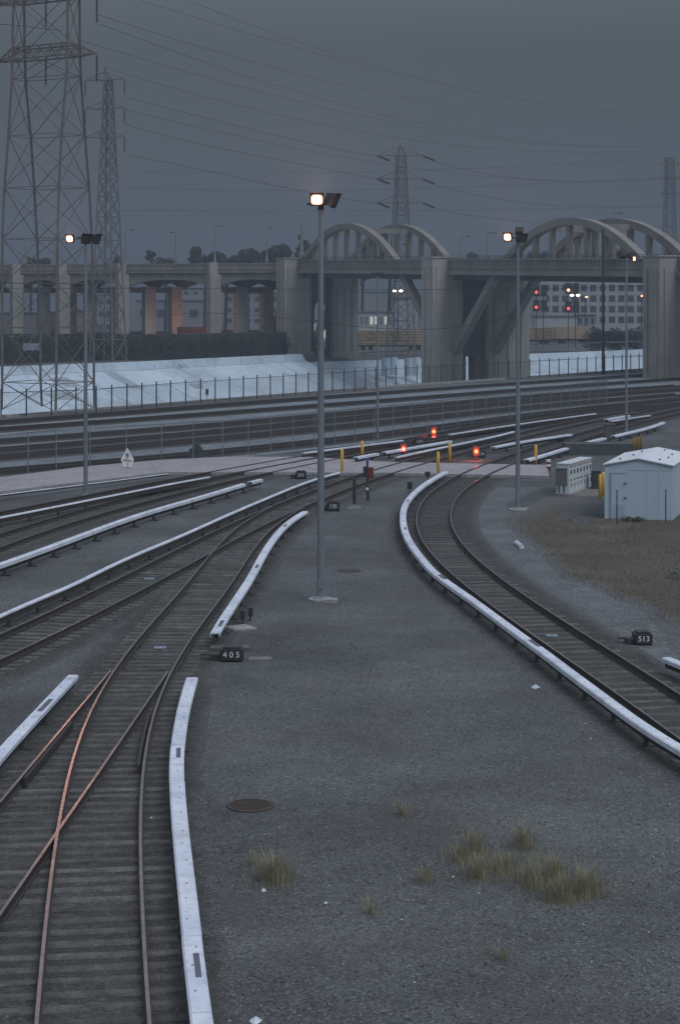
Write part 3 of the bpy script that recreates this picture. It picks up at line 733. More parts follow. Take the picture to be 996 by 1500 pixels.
# river piers: near shaft with a pilaster, far shaft, wall between with an opening
def pier(t, zb, n0=-3.2, n1=1.9, la=3.5, opening='arch', nf=13.4):
    zt = ztop(t)
    def shaft(n0, n1, zt_):
        m = MB(); c = (n0 + n1) / 2
        m.box(B(t, c, (zb + zt_) / 2), (la, n1 - n0, zt_ - zb), AX)
        for s in (-1, 1):                                # shallow fluted ribs on the broad faces
            for q in (-.32, 0, .32):
                m.box(B(t, c + q * (n1 - n0), (zb + zt_ - 1.4) / 2, s * (la / 2 + .09)), (.18, .55, zt_ - zb - 1.4), AX)
        for q in (-.27, .27): m.box(B(t, n0 - .09, (zb + zt_ - 1.4) / 2, q * la), (.6, .18, zt_ - zb - 1.4), AX)
        m.box(B(t, c, zb + .9), (la + .7, n1 - n0 + .7, 1.8), AX)
        m.build('pier_shaft', M_PIER, bridge)
    shaft(n0, n1, zt + .12); shaft(6.3, nf, zt - 3.2); 
    m = MB(); m.box(B(t, (n0 + n1) / 2, zt + .22), (la + .3, n1 - n0 + .3, .2), AX); m.build('pier_cap', M_PIER, bridge)
    w0, w1, th = n1, 6.3, la * (.3 if opening == 'arch' else .62)
    m = MB()
    if opening == 'arch':
        o0, o1 = w0 + 1.2, w1 - .55; zs, r = zb + 9.3, (w1 - .55 - w0 - 1.2) / 2; zsill = zb + 2.4
        pts = [B(t, w0, zt - 3), B(t, w0, zs), B(t, o0, zs)] + [B(t, (o0 + o1) / 2 - r * math.cos(math.pi * k / 8), zs + r * math.sin(math.pi * k / 8)) for k in range(1, 8)] + [B(t, o1, zs), B(t, w1, zs), B(t, w1, zt - 3)]
        m.prism([p - BA * th / 2 for p in pts], BA * th)
        m.box(B(t, (w0 + o0) / 2, (zb + zs) / 2), (th, o0 - w0, zs - zb), AX); m.box(B(t, (o1 + w1) / 2, (zb + zs) / 2), (th, w1 - o1, zs - zb), AX)
        m.box(B(t, (o0 + o1) / 2, (zb + zsill) / 2), (th * .98, o1 - o0, zsill - zb), AX)
    else:
        o0, o1, zl = w0 + .9, w0 + 2.5, 1.0
        m.box(B(t, (w0 + w1) / 2, (zt - 3 + zl) / 2), (th, w1 - w0, zt - 3 - zl), AX)
        m.box(B(t, (w0 + o0) / 2, (zb + zl) / 2), (th * .98, o0 - w0, zl - zb), AX); m.box(B(t, (o1 + w1) / 2, (zb + zl) / 2), (th * .98, w1 - o1, zl - zb), AX)
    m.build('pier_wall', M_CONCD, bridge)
pier(T0, -1.6, nf=11.0); pier(T1, BEDZ, opening='slot'); pier(T2_, BEDZ, opening='slot')
# floor beams
for i in range(30):
    t = tl + (tr_ - tl) * (i + .5) / 30
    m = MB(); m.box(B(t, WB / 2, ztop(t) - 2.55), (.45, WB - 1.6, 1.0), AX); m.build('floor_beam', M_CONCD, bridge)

# ------------------------------------------------------------------ approach spans on the left
VA = Vector((-8.0, 329.5, 0)); VB = Vector((-88.0, 357.0, 0)); VL = (VB - VA).length; VD = (VB - VA).normalized(); VN = BN
ZV = 15.75
appr = thing('viaduct_approach', tuple(VA), 'left approach of the viaduct, low haunched concrete spans on rows of columns', 'viaduct')
def V(s, n=0, z=0): p = VA + VD * s + VN * n; p.z = z; return p
def s_at(px):                                            # distance along the fascia where a column of the photograph meets it
    k = (px - CX) / F; return (k * VA.y - VA.x) / (VD.x - k * VD.y)
cols = [s_at(315), s_at(181), s_at(95), s_at(27), s_at(-50)]
edges = [0.0] + cols
VX = (VD, VN, UP)
for n in (0.0, 5.6, 11.2):
    for a, c in zip(edges, edges[1:]):
        pts = []
        N = 16
        for i in range(N + 1):
            x = -1 + 2 * i / N; s = a + (c - a) * i / N
            pts.append(V(s, n, 12.85 - 1.75 * abs(x) ** 2.6))
        pts += [V(c, n, ZV - 1.5), V(a, n, ZV - 1.5)]
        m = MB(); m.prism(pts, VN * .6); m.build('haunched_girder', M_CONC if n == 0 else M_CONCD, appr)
m = MB(); m.prism([V(0, -.35, ZV - 1.5), V(0, 13.2, ZV - 1.5), V(0, 13.2, ZV - 1.15), V(0, -.35, ZV - 1.15)], VD * VL); m.build('deck', M_CONC, appr)
m = MB(); m.prism([V(0, -.55, ZV - 1.72), V(0, -.01, ZV - 1.72), V(0, -.01, ZV - 1.503), V(0, -.55, ZV - 1.503)], VD * VL); m.build('cornice', M_CONC, appr)
for n in (-.3, 12.8):
    m = MB()
    k = int(VL / .6)
    for i in range(k): m.box(V(VL * (i + .5) / k, n, ZV - .64), (.34, .2, .8), VX)
    m.prism([V(0, n - .17, ZV - 1.147), V(0, n + .17, ZV - 1.147), V(0, n + .17, ZV - 1.02), V(0, n - .17, ZV - 1.02)], VD * VL)
    m.prism([V(0, n - .2, ZV - .25), V(0, n + .2, ZV - .25), V(0, n + .2, ZV), V(0, n - .2, ZV)], VD * VL)
    m.build('parapet', M_CONC, appr)
for j, s in enumerate(cols):
    for n, wd, zt in ((-.25, 2.1, ZV - 1.9), (4.9, 1.9, 11.6), (10.0, 1.9, 11.6)):
        m = MB(); zb = -.6
        m.box(V(s, n, (zb + zt) / 2), (wd, 2.0, zt - zb), AX); m.box(V(s, n, zb + .5), (wd + .5, 2.5, 1.0), AX)
        if n < 0:
            m.box(V(s, n - .25, ZV - .9), (wd * .8, 1.5, 2.1), AX)
        m.build('column', M_PIER, appr)
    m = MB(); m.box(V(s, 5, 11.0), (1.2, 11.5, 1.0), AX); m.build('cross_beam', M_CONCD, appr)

# lamp posts standing on the bridge
def bridge_lamp(base, h, label, arm=1.4):
    r = thing('street_lamp', tuple(base), label, 'street lamp', 'lamp posts along the viaduct')
    x, y, z = base
    m = MB(); m.lathe(base, [(.26, 0), (.26, .7), (.17, .9), (.15, 1.3), (.1, h * .8), (.07, h)], 8); m.build('post', M_CONC, r)
    m = MB(); m.tube([(x, y, z + h - .2), (x + arm * .5, y + .2, z + h + .05), (x + arm, y + .4, z + h)], .045, 6); m.build('arm', M_DARK, r)
    m = MB(); m.box((x + arm + .2, y + .45, z + h - .03), (.6, .28, .14)); m.build('lamp_head', M_DARK, r)
for px, ytop, lab, arm in ((183, 337, 'tall lamp post on the viaduct behind the second pylon', 1), (257, 340, 'lamp post on the viaduct left of the round tree', -1), (314, 331, 'lamp post on the viaduct in front of the left end of the dark trees', 1), (390, 333, 'lamp post on the viaduct in front of the right end of the dark trees', .6),
                         (80, 342, 'lamp post on the viaduct seen between the legs of the large left pylon', 1), (37, 350, 'lamp post on the viaduct near the left edge of the picture', -1)):
    s = s_at(px); p = V(s, .1, ZV); bridge_lamp(p, Z_at(ytop, p.y) - ZV, lab, arm)
def t_at(px, n):
    best = min((abs(CX + F * B(t / 500, n).x / B(t / 500, n).y - px), t / 500) for t in range(-600, 700)); return best[1]
for px, ytop, lab, n in ((671, 346, 'left one of two lamp posts between the two arches of the viaduct', WB), (710, 341, 'right one of two lamp posts between the two arches of the viaduct', WB), (893, 312, 'lamp post on the viaduct rising above the right arch', WB)):
    t = t_at(px, n); p = B(t, n + .45, ztop(t)); bridge_lamp(p, Z_at(ytop, p.y) - ztop(t), lab, 1)
p = B(T0, .9, ztop(T0) + .3)
r = thing('monument', tuple(p), 'stepped ornamental pillar with lanterns on top of the left pier of the viaduct', 'ornament')
m = MB(); m.lathe(p, [(.55, 0), (.55, .8), (.34, 1.0), (.3, 3.2), (.2, 3.6), (.14, 5.6), (.03, 6.6)], 8); m.build('pillar', M_CONC, r)
m = MB(); m.box(p + Vector((-.45, 0, 3.6)), (.45, .45, .8)); m.build('lantern', M_DARK, r)
m = MB(); m.box(p + Vector((.45, 0, 2.8)), (.45, .45, .8)); m.build('lantern', M_DARK, r)

# ------------------------------------------------------------------ lattice pylons
def lattice(root, levels, m_, wleg=.22, wbr=.1, xfaces=True):
    """levels: list of four corner points each, bottom first, ordered round the tower"""
    for k in range(4):
        m = MB()
        for a, c in zip(levels, levels[1:]): m.bar(a[k], c[k], wleg)
        m.build('leg', m_, root)
    m = MB()
    for i, (a, c) in enumerate(zip(levels, levels[1:])):
        for k in range(4):
            k2 = (k + 1) % 4
            m.bar(a[k], c[k2], wbr); m.bar(a[k2], c[k], wbr); m.bar(c[k], c[k2], wbr * 1.15)
    m.build('bracing', m_, root)
def tri_arm(root, roots, tip, m_, wd=.12, n=5):
    """a tapering cross-arm: four root points meeting at a tip"""
    m = MB()
    for q in roots: m.bar(q, tip, wd)
    for i in range(1, n):
        f0, f1 = i / n, (i + .0) / n
        a = [Vector(q).lerp(Vector(tip), f0) for q in roots]
        for x in range(len(a)): m.bar(a[x], a[(x + 1) % len(a)], wd * .6)
    m.build('crossarm', m_, root)
def insulator(root, a, c, r=.16):
    a, c = Vector(a), Vector(c); m = MB(); n = 9
    m.bar(a, c, .05)
    for i in range(n):
        p = a.lerp(c, .12 + .76 * i / (n - 1)); d = (c - a).normalized() * .05
        m.tube([p - d, p + d], [r, r * .6], 7)
    m.build('insulator_string', M_DARK, root)

# 1: the big tower on the near bank
py1 = [(600, (3, 62, 82, 139)), (560, (4, 60, 83, 138)), (480, (4, 60, 83.5, 138)), (415, (4, 58, 84, 137)), (350, (4, 55, 85, 135)), (275, (7, 51, 87, 131)), (199, (13, 46, 91, 125)), (116, (18, 38, 98, 119)), (74, (19, 37, 99, 117.5)), (0, (20, 36, 100, 117)), (-60, (20, 36, 100, 117)), (-130, (21, 36, 99, 116)), (-200, (22, 35, 98, 115))]
Y1 = 165.0
def py_level(y, xs):
    z = Z_at(y, Y1)
    off = (xs[1] - xs[0]) / 57.0 * 4.9
    ds = (Y1, Y1 + off, Y1 - 3.4, Y1 - 3.4 + off)
    p = [Vector((X_at(xs[i], ds[i]), ds[i], z)) for i in range(4)]
    return [p[0], p[2], p[3], p[1]]
lv = [py_level(y, xs) for y, xs in py1]
t1 = thing('lattice_pylon', tuple(sum((Vector(q) for q in lv[0]), Vector()) / 4), 'largest lattice pylon, behind the river fence at the left and cut by the top edge', 'pylon', 'power pylons')
lattice(t1, lv, M_TOWER, .20, .055)
def lvl(lv, f): i = int(f); return [a.lerp(c, f - i) for a, c in zip(lv[i], lv[min(i + 1, len(lv) - 1)])]
wv = (lv[7][1] - lv[7][0]).normalized()
def portal_arm(yb, yt, reach):
    """a bridge truss across the tower with pointed ends on both sides"""
    zb, zt = Z_at(yb, Y1), Z_at(yt, Y1)
    q = [p.copy() for p in lv[8]]
    lo = [Vector((p.x, p.y, zb)) for p in q]; hi = [Vector((p.x, p.y, zt)) for p in q]
    m = MB()
    for pair in (lo, hi):
        for k in range(4): m.bar(pair[k], pair[(k + 1) % 4], .12)
    for f in range(5):
        for (a, c) in ((0, 1), (3, 2)):
            m.bar(lo[a].lerp(lo[c], f / 5), hi[a].lerp(hi[c], (f + .5) / 5), .06); m.bar(hi[a].lerp(hi[c], (f + .5) / 5), lo[a].lerp(lo[c], (f + 1) / 5), .06)
    m.build('crossarm_truss', M_TOWER, t1)
    c_r = (lo[1] + lo[2]) / 2 + wv * reach; c_l = (lo[0] + lo[3]) / 2 - wv * reach
    tri_arm(t1, [lo[1], lo[2], hi[2], hi[1]], c_r, M_TOWER, .09, 4); tri_arm(t1, [lo[0], lo[3], hi[3], hi[0]], c_l, M_TOWER, .09, 4)
    mid = (lo[0] + lo[1] + lo[2] + lo[3]) / 4
    for p in (c_l, mid, c_r): insulator(t1, p, p - UP * 2.5, .14)
portal_arm(87, 70, 2.6); portal_arm(3, -14, 2.6); portal_arm(-82, -100, 2.6)
# 2: slimmer tower on the far bank
def simple_pylon(px, Y, rows, yaw, label, m_, wl, wb, zbase=0.0):
    """rows: (photo row, half diagonal in photo pixels)"""
    lv = []
    for y, hw in rows:
        z = Z_at(y, Y); rr = hw * Y / F; cx_ = X_at(px, Y)
        lv.append([Vector((cx_ + rr * math.cos(yaw + k * math.pi / 2), Y + rr * math.sin(yaw + k * math.pi / 2), z)) for k in range(4)])
    rt = thing('lattice_pylon', (X_at(px, Y), Y, lv[0][0].z), label, 'pylon', 'power pylons')
    lattice(rt, lv, m_, wl, wb); return rt, lv
t2, l2 = simple_pylon(159, 286, [(529, 28), (497, 26), (462, 24), (425, 22), (390, 20.5), (352, 18.5), (318, 17), (288, 15.5), (262, 14), (238, 12.5), (218, 11.5), (202, 10.5), (180, 9.5), (160, 8.5), (138, 7.5), (118, 6)], R(20),
                      'slim lattice pylon with hanging insulators, just right of the largest one', M_TOWERPALE, .22, .10)
m = MB(); top2 = A(153, 97, 286)
for q in l2[-1]: m.bar(q, top2, .12)
m.build('peak', M_TOWERPALE, t2)
for y in (118, 160, 202):
    z = Z_at(y, 286); c = Vector((X_at(153, 286), 286, z)); up = Vector((0, 0, 1.0))
    for xt in (184, 124):
        tip = Vector((X_at(xt, 286), 286 - (1.2 if xt > 153 else -1.2), z + .15))
        q = [c + Vector((0, -.7, 0)), c + Vector((0, .7, 0)), c + Vector((0, 0, 1.3))]
        tri_arm(t2, q, tip, M_TOWERPALE, .11, 4); insulator(t2, tip, tip - UP * 2.5, .17)
# 3: tower rising behind the left arch
Y3 = 322.0
t3, l3 = simple_pylon(587, Y3, [(529, 25), (500, 23.5), (470, 22), (440, 20.5), (412, 19), (385, 17.5), (358, 16), (335, 14.5), (315, 13), (297, 12), (279, 11), (262, 10), (245, 9), (228, 8)], R(25),
                      'pale lattice pylon rising behind the left arch of the viaduct, on round footings', M_TOWERPALE, .2, .09)
m = MB(); tp = A(586, 212, Y3)
for q in l3[-1]: m.bar(q, tp, .12)
m.build('peak', M_TOWERPALE, t3)
for k in range(4):
    m = MB(); q = l3[0][k]; m.lathe((q.x, q.y, q.z - 2.5), [(.75, 0), (.75, 3.1)], 14); m.build('footing', M_BANK, t3)
TIP3 = {}
for y in (228, 262, 297):
    z = Z_at(y, Y3); c = Vector((X_at(586, Y3), Y3, z))
    for xt in (552, 618):
        tip = Vector((X_at(xt, Y3), Y3, z)); q = [c + Vector((0, -.9, 0)), c + Vector((0, .9, 0)), c + Vector((0, 0, 1.5))]
        tri_arm(t3, q, tip, M_TOWERPALE, .12, 4)
        e = Vector((X_at(xt + 20, Y3 + 6), Y3 + 6, Z_at(y + 8, Y3 + 6))); insulator(t3, tip, e, .2); TIP3[(y, xt)] = e
# 4: faint tower at the right edge
t4, l4 = simple_pylon(980, 560, [(412, 13), (385, 12), (358, 11.2), (333, 10.4), (310, 9.6), (290, 9), (272, 8.4), (256, 8), (242, 7.6), (231, 7.2)], R(15), 'faint far pylon at the right edge above the right arch', M_TOWERPALE, .34, .16)
for y in (240, 262, 284):
    z = Z_at(y, 560); c = Vector((X_at(980, 560), 560, z))
    for xt in (964, 996):
        tri_arm(t4, [c + Vector((0, -1, 0)), c + Vector((0, 1, 0)), c + Vector((0, 0, 2))], Vector((X_at(xt, 560), 560, z)), M_TOWERPALE, .2, 3)

# ------------------------------------------------------------------ power lines
def wire(pts, ya, yb, label, r=.03):
    xs0, xs1 = pts[0][0], pts[-1][0]; n = 30
    px = np.array([p[0] for p in pts], float); py = np.array([p[1] for p in pts], float)
    cf = np.polyfit(px, py, min(3, len(pts) - 1))
    out = []
    for i in range(n + 1):
        x = xs0 + (xs1 - xs0) * i / n; f = (x - xs0) / (xs1 - xs0)
        out.append(A(x, float(np.polyval(cf, x)), ya + (yb - ya) * f))
    m = MB(); m.tube(out, r, 5)
    tag(m.build('power_line', M_WIRE), label, 'power line', 'power lines overhead')
W = [([(120, -70), (265, 0), (330, 22), (460, 66), (560, 98), (660, 125), (760, 146), (860, 157), (1010, 160)], 165, 560, 'topmost power line running from the top edge down to the right'),
     ([(117, -30), (195, 0), (330, 42), (500, 82), (660, 127), (800, 155), (900, 164), (1010, 168)], 165, 560, 'power line just below the topmost one'),
     ([(140, 20), (330, 80), (500, 122), (660, 155), (800, 170), (900, 171), (1010, 167)], 165, 560, 'third power line from the top at the right of the large pylon'),
     ([(148, 36), (330, 99), (500, 155), (660, 188), (800, 209), (1010, 212)], 165, 560, 'power line hanging from the upper right arm of the large pylon'),
     ([(120, 60), (330, 119), (500, 166), (660, 192), (800, 212), (900, 216), (1010, 213)], 168, 560, 'power line hanging from the middle of the large pylon'),
     ([(153, 98), (330, 149), (500, 188), (660, 212), (800, 222), (1010, 216)], 286, 560, 'power line from the peak of the slim pylon'),
     ([(184, 142), (330, 180), (480, 215), (552, 229)], 286, Y3, 'power line from the top arm of the slim pylon to the next pylon'),
     ([(184, 160), (330, 196), (500, 231), (660, 250), (760, 262), (900, 268), (1010, 257)], 286, 560, 'power line passing just below the top arm of the pylon behind the left arch'),
     ([(184, 182), (330, 219), (500, 252), (552, 263)], 286, Y3, 'power line joining the middle arms of the slim pylon and the next pylon'),
     ([(184, 226), (330, 256), (450, 281), (552, 298)], 286, Y3, 'power line joining the lowest arms of the slim pylon and the next pylon'),
     ([(190, 252), (330, 253), (480, 252), (620, 250), (800, 241), (960, 232)], 600, 620, 'almost level faint power line highest of the far ones'),
     ([(190, 275), (330, 278), (500, 279), (700, 273), (850, 266), (980, 258)], 600, 620, 'almost level faint power line in the middle of the far ones'),
     ([(165, 308), (330, 309), (500, 309), (650, 308), (800, 306), (1010, 302)], 600, 620, 'almost level faint power line passing behind the central lamp head'),
     ([(637, 237), (720, 256), (800, 265), (900, 266), (1010, 259)], Y3 + 6, 560, 'power line leaving the top right arm of the pylon behind the left arch'),
     ([(637, 271), (720, 290), (800, 300), (900, 303), (1010, 298)], Y3 + 6, 560, 'power line leaving the middle right arm of the pylon behind the left arch'),
     ([(637, 306), (720, 320), (820, 328), (900, 331), (1010, 330)], Y3 + 6, 560, 'power line leaving the lowest right arm of the pylon behind the left arch'),
     ([(-20, 34), (60, 41), (90, 45)], 168, 166, 'short power line crossing the inside of the large pylon'),
     ([(-20, 424), (160, 421), (400, 425), (620, 424), (760, 423), (1010, 416)], 262, 250, 'dark cable strung level in front of the bridge piers, upper one'),
     ([(240, 464), (330, 455), (410, 466), (520, 483), (620, 480), (700, 472), (760, 461)], 270, 262, 'dark sagging cable in front of the bridge piers, lower one')]
for pts, ya, yb, lab in W: wire(pts, ya, yb, lab, .026 if ya < 250 else (.035 if ya < 400 else .055))

# ------------------------------------------------------------------ fences
def fence_line(pts, spacing):
    path = [Vector(p) for p in pts]; return resample([(p[0], p[1]) for p in path], spacing)
# black iron fence along the river
FB1 = [NB[1]] + [tuple(P(x, y, 0))[:2] for x, y in ((130, 606), (252, 594.5), (380, 584), (500, 574), (600, 565), (680, 560), (760, 555), (850, 549), (940, 543))] + [(60, 279.5)]
q = fence_line(FB1, 2.3)
fn = thing('iron_fence', (q[0].x, q[0].y, 0), 'long black iron fence with square posts along the river, before the bridge piers', 'fence')
FH = 2.15
for i, p in enumerate(q[:100]):
    m = MB(); m.box((p.x, p.y, FH / 2 + .05), (.11, .11, FH + .1)); m.box((p.x, p.y, FH + .12), (.15, .15, .05)); m.build('post', M_DARK, fn)
for a, c in zip(q, q[1:]):
    m = MB()
    for z in (.18, FH - .12): m.bar((a.x, a.y, z), (c.x, c.y, z), .05)
    for k in range(1, 14):
        d = a.lerp(c, k / 14); m.bar((d.x, d.y, .18), (d.x, d.y, FH - .12), .012)
    m.build('panel', M_DARK, fn)
# chain-link fence beyond the crossing
C2 = gp([(-40, 705), (0, 699), (97, 687), (253, 677), (345, 669), (445, 657), (520, 648), (612, 637), (720, 622), (850, 600), (900, 592)], 0)
q = fence_line(C2, 2.45)
fc = thing('chain_link_fence', (q[0].x, q[0].y, 0), 'thin grey chain link fence along the far side of the concrete crossing', 'fence')
CH = 2.3
for p in q[:100]:
    m = MB(); m.tube([(p.x, p.y, 0), (p.x, p.y, CH + .06)], .035, 6); m.build('post', M_GALV, fc)
for a, c in zip(q, q[1:]):
    m = MB(); m.bar((a.x, a.y, CH), (c.x, c.y, CH), .035)
    L = (c - a).length; st = .16; n = int((L + CH) / st)
    for k in range(n):
        s0 = -CH + k * st
        for sgn in (1, -1):
            u0, u1 = max(s0, 0), min(s0 + CH, L)
            if u1 - u0 < .05: continue
            z0, z1 = u0 - s0, u1 - s0
            if sgn < 0: z0, z1 = CH - z0, CH - z1
            p0, p1 = a.lerp(c, u0 / L), a.lerp(c, u1 / L)
            m.bar((p0.x, p0.y, z0 * .98 + .03), (p1.x, p1.y, z1 * .98 + .03), .007)
    m.build('wire_mesh', M_MESHW, fc)

# ------------------------------------------------------------------ floodlight poles
def flood_head(root, c, aim, lit, size=(.62, .5), m_body=None):
    """a box-shaped floodlight at c facing along aim"""
    aim = Vector(aim).normalized(); ux = aim.cross(UP).normalized(); uz = ux.cross(aim)
    c = Vector(c); wd, ht = size; d = .34
    m = MB()
    fr = [c + aim * d / 2 + ux * wd / 2 * s + uz * ht / 2 * t for s, t in ((-1, -1), (1, -1), (1, 1), (-1, 1))]
    bk = [c - aim * d / 2 + ux * wd * .3 * s + uz * ht * .3 * t for s, t in ((-1, -1), (1, -1), (1, 1), (-1, 1))]
    m.quad(bk[::-1])
    for i in range(4): j = (i + 1) % 4; m.quad([bk[i], bk[j], fr[j], fr[i]])
    for i in range(4):
        j = (i + 1) % 4; f2 = lambda p: c + aim * (d / 2 + .02) + (p - c - aim * d / 2) * .84
        m.quad([fr[i], fr[j], f2(fr[j]), f2(fr[i])])
    vis = [c + aim * (d / 2 + .07) + ux * wd / 2 * s + uz * (ht / 2 + .05) for s in (-1, 1)]
    m.quad([fr[3], fr[2], vis[1], vis[0]])
    h = m.build('floodlight', M_DARK, root)
    g_ = MB()
    N = 24; se = lambda v: math.copysign(abs(v) ** .55, v); ring = [c + aim * (d / 2 + .012) + ux * se(math.cos(2 * math.pi * k / N)) * wd * .42 + uz * se(math.sin(2 * math.pi * k / N)) * ht * .40 for k in range(N)]
    g_.quad(ring); g_.build('reflector', M_LAMPRIM if lit else M_DARK, h)
    if lit:
        g2_ = MB(); g2_.quad([c + aim * .004 + (p_ - c) * .70 + aim * (d / 2) * .3 for p_ in ring]); g2_.build('lens', M_LAMP, h)
def flood_pole(base, ztop_, label, heads, lit_power=0, r=.13, foot='round', light_at=None, arm=None, extra=None):
    root = thing('floodlight_pole', tuple(base), label, 'floodlight pole', 'floodlight poles of the yard')
    x, y, _ = base
    m = MB(); hh = ztop_
    m.tube([(x, y, .05), (x, y, hh * .5), (x, y, hh)], [r, r * .86, r * .62], 12); m.lathe((x, y, .05), [(r * 1.9, 0), (r * 1.9, .06), (r * 1.2, .10), (r * 1.1, .3)], 12)
    m.box((x, y - r, .55), (.16, .07, .3))
    m.build('pole', M_GALV, root, smooth=False)
    if foot:
        m = MB()
        if foot == 'round': m.lathe((x, y, -.1), [(.42, 0), (.42, .17), (.39, .19)], 18); m.box((x + .3, y - .25, .04), (.5, .4, .14))
        else: m.lathe((x, y, -.1), [(.5, 0), (.46, .16), (.30, .19)], 9); m.box((x + .3, y + .1, .03), (.42, .35, .1))
        m.build('footing', M_BASE, root)
    m = MB(); m.tube([(x, y, hh - .05), (x, y, hh + .25)], [r * .9, r * .5], 8)
    m.bar((x - .45, y, hh + .14), (x + .45, y, hh + .14), .07); m.build('bracket', M_DARK, root)
    for (dx, dz, aim, lit, size) in heads:
        flood_head(root, (x + dx, y - .05, hh + dz), aim, lit, size)
    return root
LIGHTS = []
bA = P(470, 880); zA = Z_at(305, bA.y)
flood_pole(bA, zA, 'tallest floodlight pole, in the middle of the gravel with its left lamp lit', [(-.12, .32, (-.05, -1, -.30), True, (.46, .42)), (.34, .30, (.75, -.25, -.35), False, (.52, .50))], r=.125)
LIGHTS.append((bA + Vector((-.12, -.4, zA + .32)), 90))
bB = P(758, 747); zB = Z_at(353, bB.y)
flood_pole(bB, zB, 'floodlight pole right of the S curve, its left lamp lit over a crumbled footing', [(-.42, .22, (-.5, -1, -.30), True, (.42, .42)), (.15, .18, (.6, -.6, -.3), False, (.5, .42)), (.05, .5, (.2, 1, -.3), False, (.4, .36))], r=.11, foot='rough')
LIGHTS.append((bB + Vector((-.5, -.4, zB + .2)), 60))
bC = P(126, 728); zC = Z_at(352, bC.y)
flood_pole(bC, zC, 'floodlight pole at the left beside the large pylon, one lamp lit and two dark', [(-.72, .12, (-.3, -1, -.30), True, (.42, .42)), (-.02, .12, (.4, -.7, -.3), False, (.5, .5)), (.48, .1, (.8, -.4, -.3), False, (.5, .5))], r=.11, foot=None)
LIGHTS.append((bC + Vector((-.75, -.4, zC + .12)), 60))
bD = P(917, 642); zD = Z_at(377, bD.y)
rD = flood_pole(bD, zD, 'farthest right floodlight pole, behind the shed, with one small orange glint', [(-.3, .2, (-.5, .6, -.3), False, (.6, .5)), (.35, .15, (.7, .3, -.3), False, (.6, .5))], r=.10, foot=None)
m = MB(); m.box((bD.x + .5, bD.y - .3, zD - .1), (.15, .1, .26)); m.build('side_glint', M_ORANGE, rD)  # orange reflection beside the dark heads, put in as a small glowing block
bE = P(553, 642); zE = Z_at(403, bE.y)
flood_pole(bE, zE, 'thin dark floodlight pole before the bridge, between the left and the middle pier', [], r=.085, foot=None)
for p, e in LIGHTS:
    ld = bpy.data.lights.new('floodlight_beam', 'SPOT'); ld.energy = e * 14; ld.color = (1.0, .42, .27); ld.spot_size = R(84); ld.spot_blend = 1.0; ld.shadow_soft_size = .25
    lo = bpy.data.objects.new('floodlight_beam', ld); COL.objects.link(lo); lo.location = p
    lo.rotation_euler = (-Vector((-.02, -1, .24))).to_track_quat('Z', 'Y').to_euler()
    ld = bpy.data.lights.new('floodlight_spill', 'SPOT'); ld.energy = e * 100; ld.color = (1.0, .50, .40); ld.spot_size = R(80); ld.spot_blend = .8; ld.shadow_soft_size = .2
    lo = bpy.data.objects.new('floodlight_spill', ld); COL.objects.link(lo); lo.location = p
    lo.rotation_euler = (-Vector((0, -1, .5))).to_track_quat('Z', 'Y').to_euler()
# plain wooden pole near the fence on the right
bW = P(883, 548)
r = thing('utility_pole', tuple(bW), 'dark wooden utility pole near the river fence below the right arch', 'utility pole')
m = MB(); m.tube([bW - UP * .1, (bW.x, bW.y, Z_at(335, bW.y))], [.2, .13], 9); m.build('pole', M_WOOD, r)
m = MB(); m.box((bW.x, bW.y - .15, Z_at(345, bW.y)), (.5, .12, .12)); m.build('crosspiece', M_WOOD, r)

# ------------------------------------------------------------------ bollards
def bollard(px, yb, yt, label, m_=None, r=.085, group='yellow bollards'):
    p = P(px, yb, ROADZ if on_road(P(px, yb)) else 0); s = F / p.y; h = (yb - yt) / s
    o = MB(); o.lathe((p.x, p.y, p.z - .02), [(r, 0), (r, h - .04), (r * .8, h), (r * .35, h + .03)], 12)
    return tag(o.build('bollard', m_ or M_YELLOW, None, True), label, 'bollard', group)
bollard(501, 690, 658, 'yellow bollard just right of the central lamp pole at the near edge of the crossing')
bollard(530.5, 675.5, 646, 'yellow bollard in front of the broken white cover behind the crossing')
bollard(641.5, 693, 662, 'yellow bollard at the far tip of the longest curved white cover')
bollard(658.5, 679, 649, 'yellow bollard between the two red signals, at the right tip of a white cover')
bollard(784.5, 681.5, 651.5, 'yellow bollard just right of the right hand lamp pole, before the rising white cover')
for i, (px, yb, yt, lab) in enumerate(((923, 664, 644.5, 'leftmost of the tight row of faded yellow bollards behind the shed roof'), (927.4, 662.5, 642.5, 'second from the left in the row of faded yellow bollards behind the shed roof'), (931, 661, 641, 'middle one in the row of faded yellow bollards behind the shed roof'),
                                       (934.6, 660, 639.5, 'second from the right in the row of faded yellow bollards behind the shed roof'), (938.2, 659, 637.5, 'rightmost of the tight row of faded yellow bollards behind the shed roof'))):
    bollard(px, yb, yt, lab, M_OCHRE, .07)
bollard(878.5, 731, 695, 'left one of the two yellow bollards at the left wall of the shed', None, .075)
bollard(883.3, 727, 692, 'right one of the two yellow bollards, touching the left wall of the shed', None, .075)
p = P(803, 690); s = F / p.y
r = thing('striped_bollard', tuple(p), 'short red and white striped bollard left of the meter cabinet', 'bollard')
h = 17 / s
for i in range(5):
    m = MB(); m.lathe((p.x, p.y, h * i / 5), [(.13, 0), (.13, h / 5)], 12); m.build('stripe', M_WHITE if i in (2, 4) else M_RED, r)

